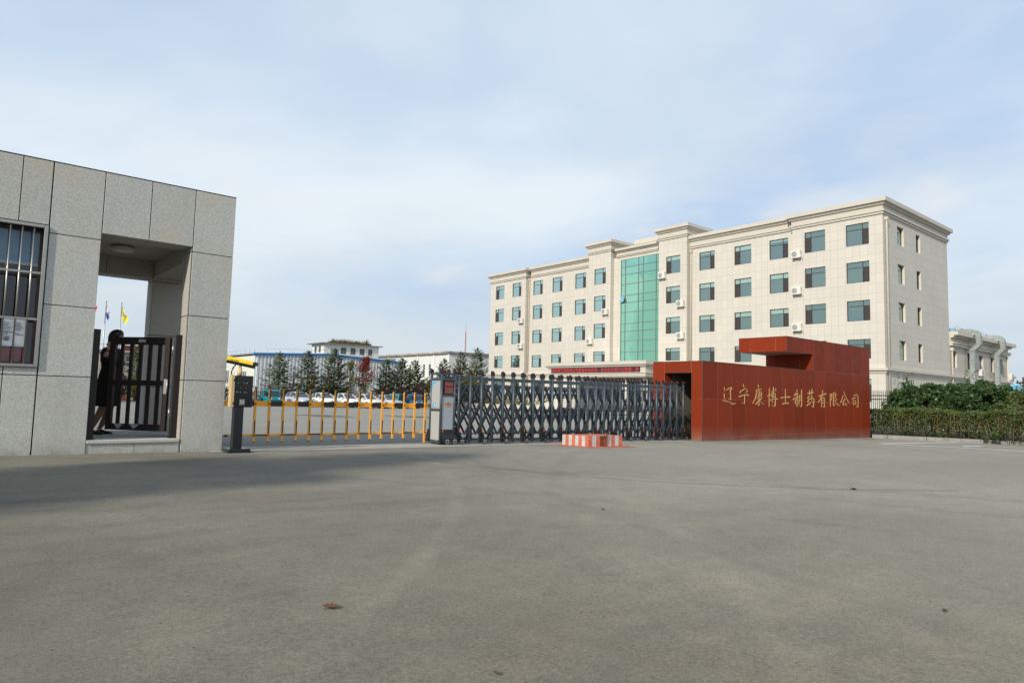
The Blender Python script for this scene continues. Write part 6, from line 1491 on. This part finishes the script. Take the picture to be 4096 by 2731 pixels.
sedan('cream white saloon parked just right of the red maple trunk', 'pearl', 34.0, 65, CR, H=1.43)
sedan('silver saloon parked beside the teal cargo tricycles', 'silver', 36.35, 65, CR, H=1.42)
sedan('dark grey car half hidden behind the black camera terminal', 'graphite', 21.35, 65.5, CR, H=1.55)
def trike(label, paint, x, y, rz, cab=True):
    t = thing('cargo_tricycle', label, 'cargo tricycle', (0, 0, 0), 'cargo tricycles beside the cars'); b = MB(); Z = (0, 0, 0)
    if cab:
        b = MB(); w = .62
        pr_ = [(.15, .35), (1.32, .35), (1.40, .62), (1.30, .86), (1.08, 1.50), (.95, 1.58), (.15, 1.60)]
        b.prism([(x_, -w, z) for x_, z in pr_], (0, 2 * w, 0)); b.build('cab', paint, t, off=Z)
        b = MB(); b.quad((1.285, -.54, .93), (1.285, .54, .93), (1.105, .50, 1.45), (1.105, -.50, 1.45)); b.build('windscreen', 'car_glass', t, off=Z)
        for s in (-1, 1):
            b = MB(); b.poly([(.32, s * (w + .008), .92), (1.18, s * (w + .008), .92), (1.0, s * (w + .008), 1.46), (.32, s * (w + .008), 1.48)]); b.build('side_window', 'car_glass', t, off=Z)
            b = MB(); b.disc((1.375, s * .42, .72), (1, 0, .3), .09, 12, 0, .03); b.build('headlight', 'headlight', t, off=Z)
            b = MB(); b.cbox(1.05, s * .70, 1.05, 1.12, s * .86, 1.28, .02); b.build('mirror', 'black_plastic', t, off=Z)
        b = MB(); b.cbox(.25, -.45, 1.62, .85, .45, 1.70, .03); b.build('roof_rack', 'black_plastic', t, off=Z)
    else:
        b = MB(); b.tube([(.95, 0, .32), (.80, 0, .85), (.76, 0, 1.0)], .04, 8); b.tube([(.70, -.36, 1.08), (.76, 0, 1.0), (.70, .36, 1.08)], .022, 6); b.cbox(.1, -.2, .66, .62, .2, .80, .05); b.tube([(.9, 0, .5), (.2, 0, .42), (-.5, 0, .45)], .045, 6); b.build('frame', 'black_plastic', t, off=Z)
    b = MB(); b.box(-1.55, -.62, .52, .05, .62, .58); b.box(-1.55, -.62, .58, -1.51, .62, .95); b.box(.01, -.62, .58, .05, .62, .95); b.box(-1.51, -.62, .58, .01, -.585, .95); b.box(-1.51, .585, .58, .01, .62, .95); b.build('cargo_bed', paint, t, off=Z)
    if not cab:
        b = MB(); b.tube([(.03, -.58, .95), (.03, -.58, 1.36), (.03, -.5, 1.42), (.03, .5, 1.42), (.03, .58, 1.36), (.03, .58, .95)], .025, 6); b.tube([(.03, -.58, 1.15), (.03, .58, 1.15)], .02, 6); b.build('rail', paint, t, off=Z)
    for c in ((-1.0, -.60), (-1.0, .60), (1.0, 0)):
        b = MB(); spoked_wheel(b, (c[0], c[1], .27), .27, .12, (0, 1 if c[1] >= 0 else -1, 0)); b.build('wheel', ['rubber', 'chrome'], t, off=Z)
    t.location = (x, y, gz(x, y)); t.rotation_euler = (0, 0, rz)
trike('teal cargo tricycle with a cab parked left of the silver saloon', 'teal', 23.55, 65.2, R(-80))
trike('teal cargo tricycle with a cab next to the silver saloon', 'teal', 38.05, 65.2, R(-150))
trike('deep blue cargo tricycle with a cab behind the teal one', 'cab_blue', 39.6, 65.4, R(-75))
trike('open grey cargo tricycle with a railed bed near the scissor gate', 'trike_grey', 41.6, 65.0, R(160), False)
ri = thing('red_railing', 'low red iron railing running behind the parked saloons', 'railing', (38.5, 70.5, gz(38, 70)))
b = MB(); z0 = gz(38, 70)
for k in range(60):
    xk = 33.6 + k * .17; b.tube([(xk, 70.5, z0 + .85), (xk + .11, 70.5, z0 + 1.36)], .03, 4)
b.build('bars', 'red_iron', ri)
b = MB(); b.box(33.6, 70.46, z0 + .80, 43.8, 70.54, z0 + .9); b.box(33.6, 70.46, z0 + 1.32, 43.8, 70.54, z0 + 1.42)
for k in range(6): b.box(33.6 + k * 2.03, 70.44, z0, 33.7 + k * 2.03, 70.54, z0 + 1.4)
b.build('frame', 'red_iron', ri)
iron_fence('iron_fence', 'black picket fence behind the parked cars and under the spruces', (18, 71.8), (62, 71.8), 1.55, .22, rails=(.86, .2), pw=.05, posts=4)
rnd = random.Random(8)
b = MB()
for k in range(46): leafcloud(b, (24.0 + k * .35 * .55 + rnd.uniform(-.1, .1), 68.4 + rnd.uniform(-.3, .3), gz(26, 68) + .35), (.35, .4, .38), 60, .11, rnd)
tag(b.build('low_hedge', 'grass', loc=(27, 68.4, gz(26, 68))), 'low clipped green hedge between the teal tricycle and the silver saloon', 'hedge')

# ------------------------------------------------------------------ trees in the yard
def spruce(x, y, top, r, lab, seed, dry=0.0, bare=.12, dens=1.0):
    g = random.Random(seed); z0 = gz(x, y); H = top - z0
    t = thing('spruce_tree', lab, 'spruce tree', (x, y, z0), 'spruces along the yard fence')
    b = MB(); b.tube([(x, y, z0 - .05), (x + g.gauss(0, .03), y, z0 + H * .5), (x, y, top)], [.13, .08, .012], 7)
    nb = MB(); n = int(11 + H * 2.2)
    lv = n
    for i in range(lv):
        f = bare + (1 - bare) * (i / lv) ** .95; zc_ = z0 + H * f; reach = r * 2.0 * ((1 - f) / (1 - bare)) ** .62 + .07
        k = g.choice((4, 5, 5, 6)); a0 = g.uniform(0, 6.28)
        for q in range(k):
            a = a0 + q * 6.283 / k + g.gauss(0, .25); L = reach * g.uniform(.5, 1.22)
            d = Vector((math.cos(a), math.sin(a), 0)); p0 = Vector((x, y, zc_)); rise = .20 + .40 * f
            p1 = p0 + d * L * .55 + Vector((0, 0, L * (rise * .35 - .16))); p2 = p0 + d * L + Vector((0, 0, L * (rise - .26)))
            b.tube([p0, p1, p2], [.022, .014, .005], 4)
            isdry = g.random() < dry * (1.3 - f); side = Vector((-d.y, d.x, 0)); m_ = int((7 + L * 17) * dens * (.6 if isdry else .95))
            for w in range(m_):
                u = g.uniform(.12, 1.03); c = (p0.lerp(p1, u / .55) if u < .55 else p1.lerp(p2, (u - .55) / .45)); sl = L * .30 * (1.12 - u) * g.uniform(.4, 1.1) + .10; s_ = g.choice((-1, 1))
                e = c + side * s_ * sl + d * sl * .55 + Vector((0, 0, -sl * g.uniform(.05, .55))); wv = (e - c).cross(Vector((0, 0, 1))).normalized() * (.05 + .03 * g.random()) + Vector((0, 0, .05))
                nb.add([c - wv * .5, c + wv * .5, e + wv * .35, e - wv * .6], [(0, 1, 2, 3)], 1 if isdry else 0)
    for w in range(26):
        a = g.uniform(0, 6.28); zz = top - g.uniform(0, .6); c = Vector((x, y, zz)); e = c + Vector((math.cos(a) * .16, math.sin(a) * .16, .10)); wv = Vector((0, 0, .035)); nb.add([c - wv, c + wv, e + wv * .6, e - wv * .6], [(0, 1, 2, 3)], 0)
    b.build('trunk', 'bark', t); nb.build('crown', ['needles', 'needles_dry'], t)
SPR = [(28.58, 76, 5.33, 1.35, 'sparse yellowing spruce above the teal tricycle, leftmost of the row', 1, .75, .12, .62), (31.95, 76, 5.70, 1.35, 'dense spruce with dry lower boughs behind the cream white saloon', 2, .5, .1, .9), (35.27, 76, 6.19, 1.30, 'tall dark spruce just left of the yellowing poplar', 3, .12, .12, 1.1),
       (42.34, 76, 5.23, 1.12, 'dark spruce standing right of the red maple', 4, 0, .14, 1.0), (44.81, 76.3, 5.57, 1.12, 'green spruce at the right end of the blue roof trim', 5, 0, .1, 1.2), (46.42, 75.7, 5.31, 1.10, 'bushy green spruce leaning into its taller neighbour', 6, 0, .12, 1.3),
       (51.19, 76, 5.78, 1.05, 'small dark spruce above the silver gate cabinet', 7, .1, .1, 1.1), (56.71, 80, 7.23, 1.4, 'spruce behind the gate posts, left of the two nearest the office block', 8, .1, .08, 1.0), (62.7, 84, 8.32, 1.6, 'tall spruce right beside the left end of the office block', 9, .15, .08, .9)]
for a in SPR: spruce(*a)
def broadleaf(name, lab, cat, x, y, top, r, leafs, seed, n=900, s=.13, low=.2, bark='bark', twigs=26, thin=0.0, slim=1.0, grp='broadleaf trees and bushes in the yard'):
    g = random.Random(seed); z0 = gz(x, y); H = top - z0; t = thing(name, lab, cat, (x, y, z0), grp)
    b = MB(); b.tube([(x, y, z0 - .05), (x + g.gauss(0, .05), y, z0 + H * .45), (x + g.gauss(0, .05), y, z0 + H * .92)], [.09, .06, .012], 7)
    lf = MB(); ends = []
    for k in range(twigs):
        f = g.uniform(low, .86); a = g.uniform(0, 6.28); prof = math.sin(min(1, (f - low) / (1 - low) * 1.25 + .2) * math.pi) ** .6 if f < .9 else .3
        L = r * g.uniform(.6, 1.1) * max(.25, prof); p0 = Vector((x, y, z0 + H * f * .82)); e = p0 + Vector((math.cos(a) * L, math.sin(a) * L, L * g.uniform(.5, 1.4) * slim)); e.z = min(e.z, top); m_ = p0.lerp(e, .5) + Vector((0, 0, -L * .08))
        b.tube([p0, m_, e], [.026, .015, .005], 4); ends += [(m_, .7), (e, 1)]
        for q in range(3):
            h = e.lerp(m_, g.random()); h2 = h + Vector((g.gauss(0, .2), g.gauss(0, .2), g.uniform(.05, .4))) * (r * .45); b.tube([h, h2], [.009, .003], 3); ends.append((h2, .8))
    ends.append((Vector((x, y, top)), .6))
    if n:
        for _ in range(n):
            c, w = g.choice(ends); p = c + Vector((g.gauss(0, 1), g.gauss(0, 1), g.gauss(0, 1))) * r * .17 * w
            zf = (p.z - z0) / H; mi = 0
            if len(leafs) > 1: mi = 1 if zf < .34 + g.gauss(0, .1) else 0
            leaf(lf, p, s * g.uniform(.6, 1.3), g, mi, 1.4)
        lf.build('crown', leafs, t)
    b.build('trunk', bark, t)
broadleaf('maple_tree', 'red leaved maple with a pale trunk in front of the workshop', 'maple tree', 39.0, 75, 7.2, 1.35, ['leaf_red', 'leaf_yellow'], 31, 2300, .14, .16, 'bark_pale', 46, slim=1.2)
broadleaf('poplar_tree', 'thin yellow green poplar left of the red maple', 'poplar tree', 36.92, 75, 6.5, .95, ['leaf_yellow'], 32, 1000, .13, .22, 'bark_pale', 34, slim=1.5)
broadleaf('bare_tree', 'small leafless tree between the two leftmost spruces', 'bare tree', 29.93, 75, 3.8, .85, ['leaf_yellow'], 33, 30, .1, .3, 'bark', 30, slim=1.3)
broadleaf('bare_tree', 'nearly leafless yellow brown tree before the second spruce', 'bare tree', 31.9, 74.6, 4.05, .95, ['leaf_yellow'], 34, 320, .10, .25, 'bark', 30, slim=1.2)
broadleaf('bare_tree', 'leafless young tree beside the tall dark spruce', 'bare tree', 34.2, 74.8, 3.7, .85, ['leaf_brown'], 35, 90, .10, .3, 'bark', 30, slim=1.2)
broadleaf('bush', 'dark purple brown bush under the spruce right of the maple', 'bush', 41.25, 74, 2.65, 1.0, ['leaf_brown'], 36, 900, .12, .08, 'bark', 26)
broadleaf('bush', 'purple brown bush behind the silver saloon near the tricycles', 'bush', 43.37, 74, 2.70, 1.15, ['leaf_brown'], 37, 1000, .12, .08, 'bark', 26)
broadleaf('bush', 'wide purple brown bush above the blue tricycle', 'bush', 45.89, 74, 2.9, 1.2, ['leaf_brown'], 38, 1200, .12, .08, 'bark', 28)
broadleaf('willow_tree', 'yellow green willow left of the silver gate cabinet', 'willow tree', 47.88, 74.5, 3.8, 1.05, ['leaf_yellow'], 39, 1300, .13, .1, 'bark', 30, slim=1.1)
broadleaf('bush', 'tall light green bush behind the first scissor gate posts', 'bush', 55.6, 76, 4.7, 2.0, ['leaf_yellow', 'leaf_green'], 40, 2600, .15, .08, 'bark', 34)
broadleaf('young_tree', 'young green tree just right of the gatehouse corner', 'young tree', 23.0, 74, 3.1, .75, ['leaf_yellow'], 41, 480, .12, .2, 'bark', 24)
broadleaf('bush', 'brown twiggy bush low beside the gatehouse corner', 'bush', 22.3, 74.5, 1.4, .7, ['leaf_brown'], 42, 350, .10, .1, 'bark', 24)
spruce(14.2, 76, 5.2, .75, 'narrow spruce seen through the bars of the pedestrian gate', 10, .1, .1, 1.2)
broadleaf('bush', 'yellow green bush seen through the middle gate bars', 'bush', 13.3, 72, 2.7, .65, ['leaf_yellow'], 43, 800, .12, .08, 'bark', 24)
broadleaf('bush', 'brown bush seen through the gate bars left of the yellow one', 'bush', 12.45, 72.5, 3.0, .55, ['leaf_brown'], 44, 700, .12, .08, 'bark', 24)
broadleaf('bush', 'small orange red bush low on the lawn behind the gate bars', 'bush', 13.5, 69.0, .55, .35, ['leaf_orange'], 45, 300, .09, .05, 'bark', 14)
lp = thing('lamp_post', 'thin pale lamp post standing behind the railed grey tricycle', 'lamp post', (44.5, 68, gz(44, 68)))
b = MB(); b.tube([(44.5, 68, gz(44, 68)), (44.5, 68, 1.75)], .045, 8); b.build('pole', 'white', lp)
b = MB(); b.tube([(44.5, 68, 1.75), (44.5, 68, 1.78), (44.5, 68, 1.95), (44.5, 68, 1.98)], [.05, .10, .09, .04], 10); b.build('lamp_head', 'white', lp)
# unseen tree added left of the forecourt to shade the asphalt before the gatehouse
broadleaf('added_shade_tree', 'slender leafy tree added out of view to cast shade before the gatehouse', 'tree', -6.0, 5.75, 9.4, 1.45, ['leaf_green'], 61, 9500, .18, .06, 'bark', 80, slim=1.0, grp=None)
# a low green wood far beyond the works closes the horizon
b = MB(); rnd = random.Random(77)
for k in range(170):
    x = rnd.uniform(-60, 420); y = 300 + rnd.uniform(0, 30); leafcloud(b, (x, y, 1.0), (4.5, 3, rnd.uniform(1.5, 3.2)), 70, 1.3, rnd)
tag(b.build('far_wood', 'needles'), 'far low wood along the horizon', 'wood', kind='stuff')

# ------------------------------------------------------------------ small things on the asphalt
def fallen(x, y, s, a, lab):
    b = MB(); z = gz(x, y) + .006; r = random.Random(int(x * 100)); n = 9; pts = []
    for k in range(n):
        t = k / (n - 1); pts.append((t, .30 * math.sin(math.pi * t) * (1 + .3 * (-1) ** k)))
    up = [(u, v) for u, v in pts]; rows_ = []
    for sg in (1, 0, -1): rows_.append([(x + s * (math.cos(a) * (u - .5) - math.sin(a) * v * sg), y + s * (math.sin(a) * (u - .5) + math.cos(a) * v * sg), z + s * (.16 * abs(sg) * v / .3 * (1 if sg > 0 else .6) + .12 * (u - .5) ** 2 * 4)) for u, v in up])
    for j in range(2):
        for k in range(n - 1): b.quad(rows_[j][k], rows_[j][k + 1], rows_[j + 1][k + 1], rows_[j + 1][k])
    b.tube([rows_[1][-1], (x + s * math.cos(a) * .8, y + s * math.sin(a) * .8, z + s * .1)], s * .015, 4)
    tag(b.build('fallen_leaf', 'fallen', loc=(x, y, gz(x, y))), lab, 'fallen leaf', 'dry leaves on the asphalt')
fallen(1.31, 2.75, .075, -.7, 'brown curled dry leaf on the asphalt, nearest the camera')
fallen(8.27, 3.59, .13, .9, 'dark dry leaf lying far right on the open asphalt')
fallen(4.39, 4.01, .05, .3, 'tiny dry leaf near the middle of the open asphalt')
fallen(1.46, 1.80, .035, 1.8, 'tiny dark leaf at the lower edge of the photo')
fallen(3.63, 1.17, .04, .2, 'small brown leaf low on the right side of the asphalt')
b = MB(); rnd = random.Random(9)
for _ in range(1500):
    d = rnd.uniform(1.4, 16); a = R(50.3 + rnd.uniform(-42, 42)); x, y = d * math.cos(a), d * math.sin(a)
    if y > 10.3: continue
    s = rnd.uniform(.0015, .004) * (1 + d * .06); z = gz(x, y); q = [(x + s * math.cos(t) * rnd.uniform(.7, 1.2), y + s * math.sin(t) * rnd.uniform(.7, 1.2), z + .001) for t in (0, 1.57, 3.14, 4.71)]
    b.add(q + [(x, y, z + s * .9)], [(0, 1, 4), (1, 2, 4), (2, 3, 4), (3, 0, 4)], 0 if rnd.random() < .75 else 1)
MT['grit_dark'] = plain('dark_grit', (.06, .055, .05), .9); MT['grit_pale'] = plain('pale_grit', (.30, .28, .25), .9)
tag(b.build('grit', ['grit_dark', 'grit_pale']), 'loose grit scattered over the asphalt', 'grit', kind='stuff')
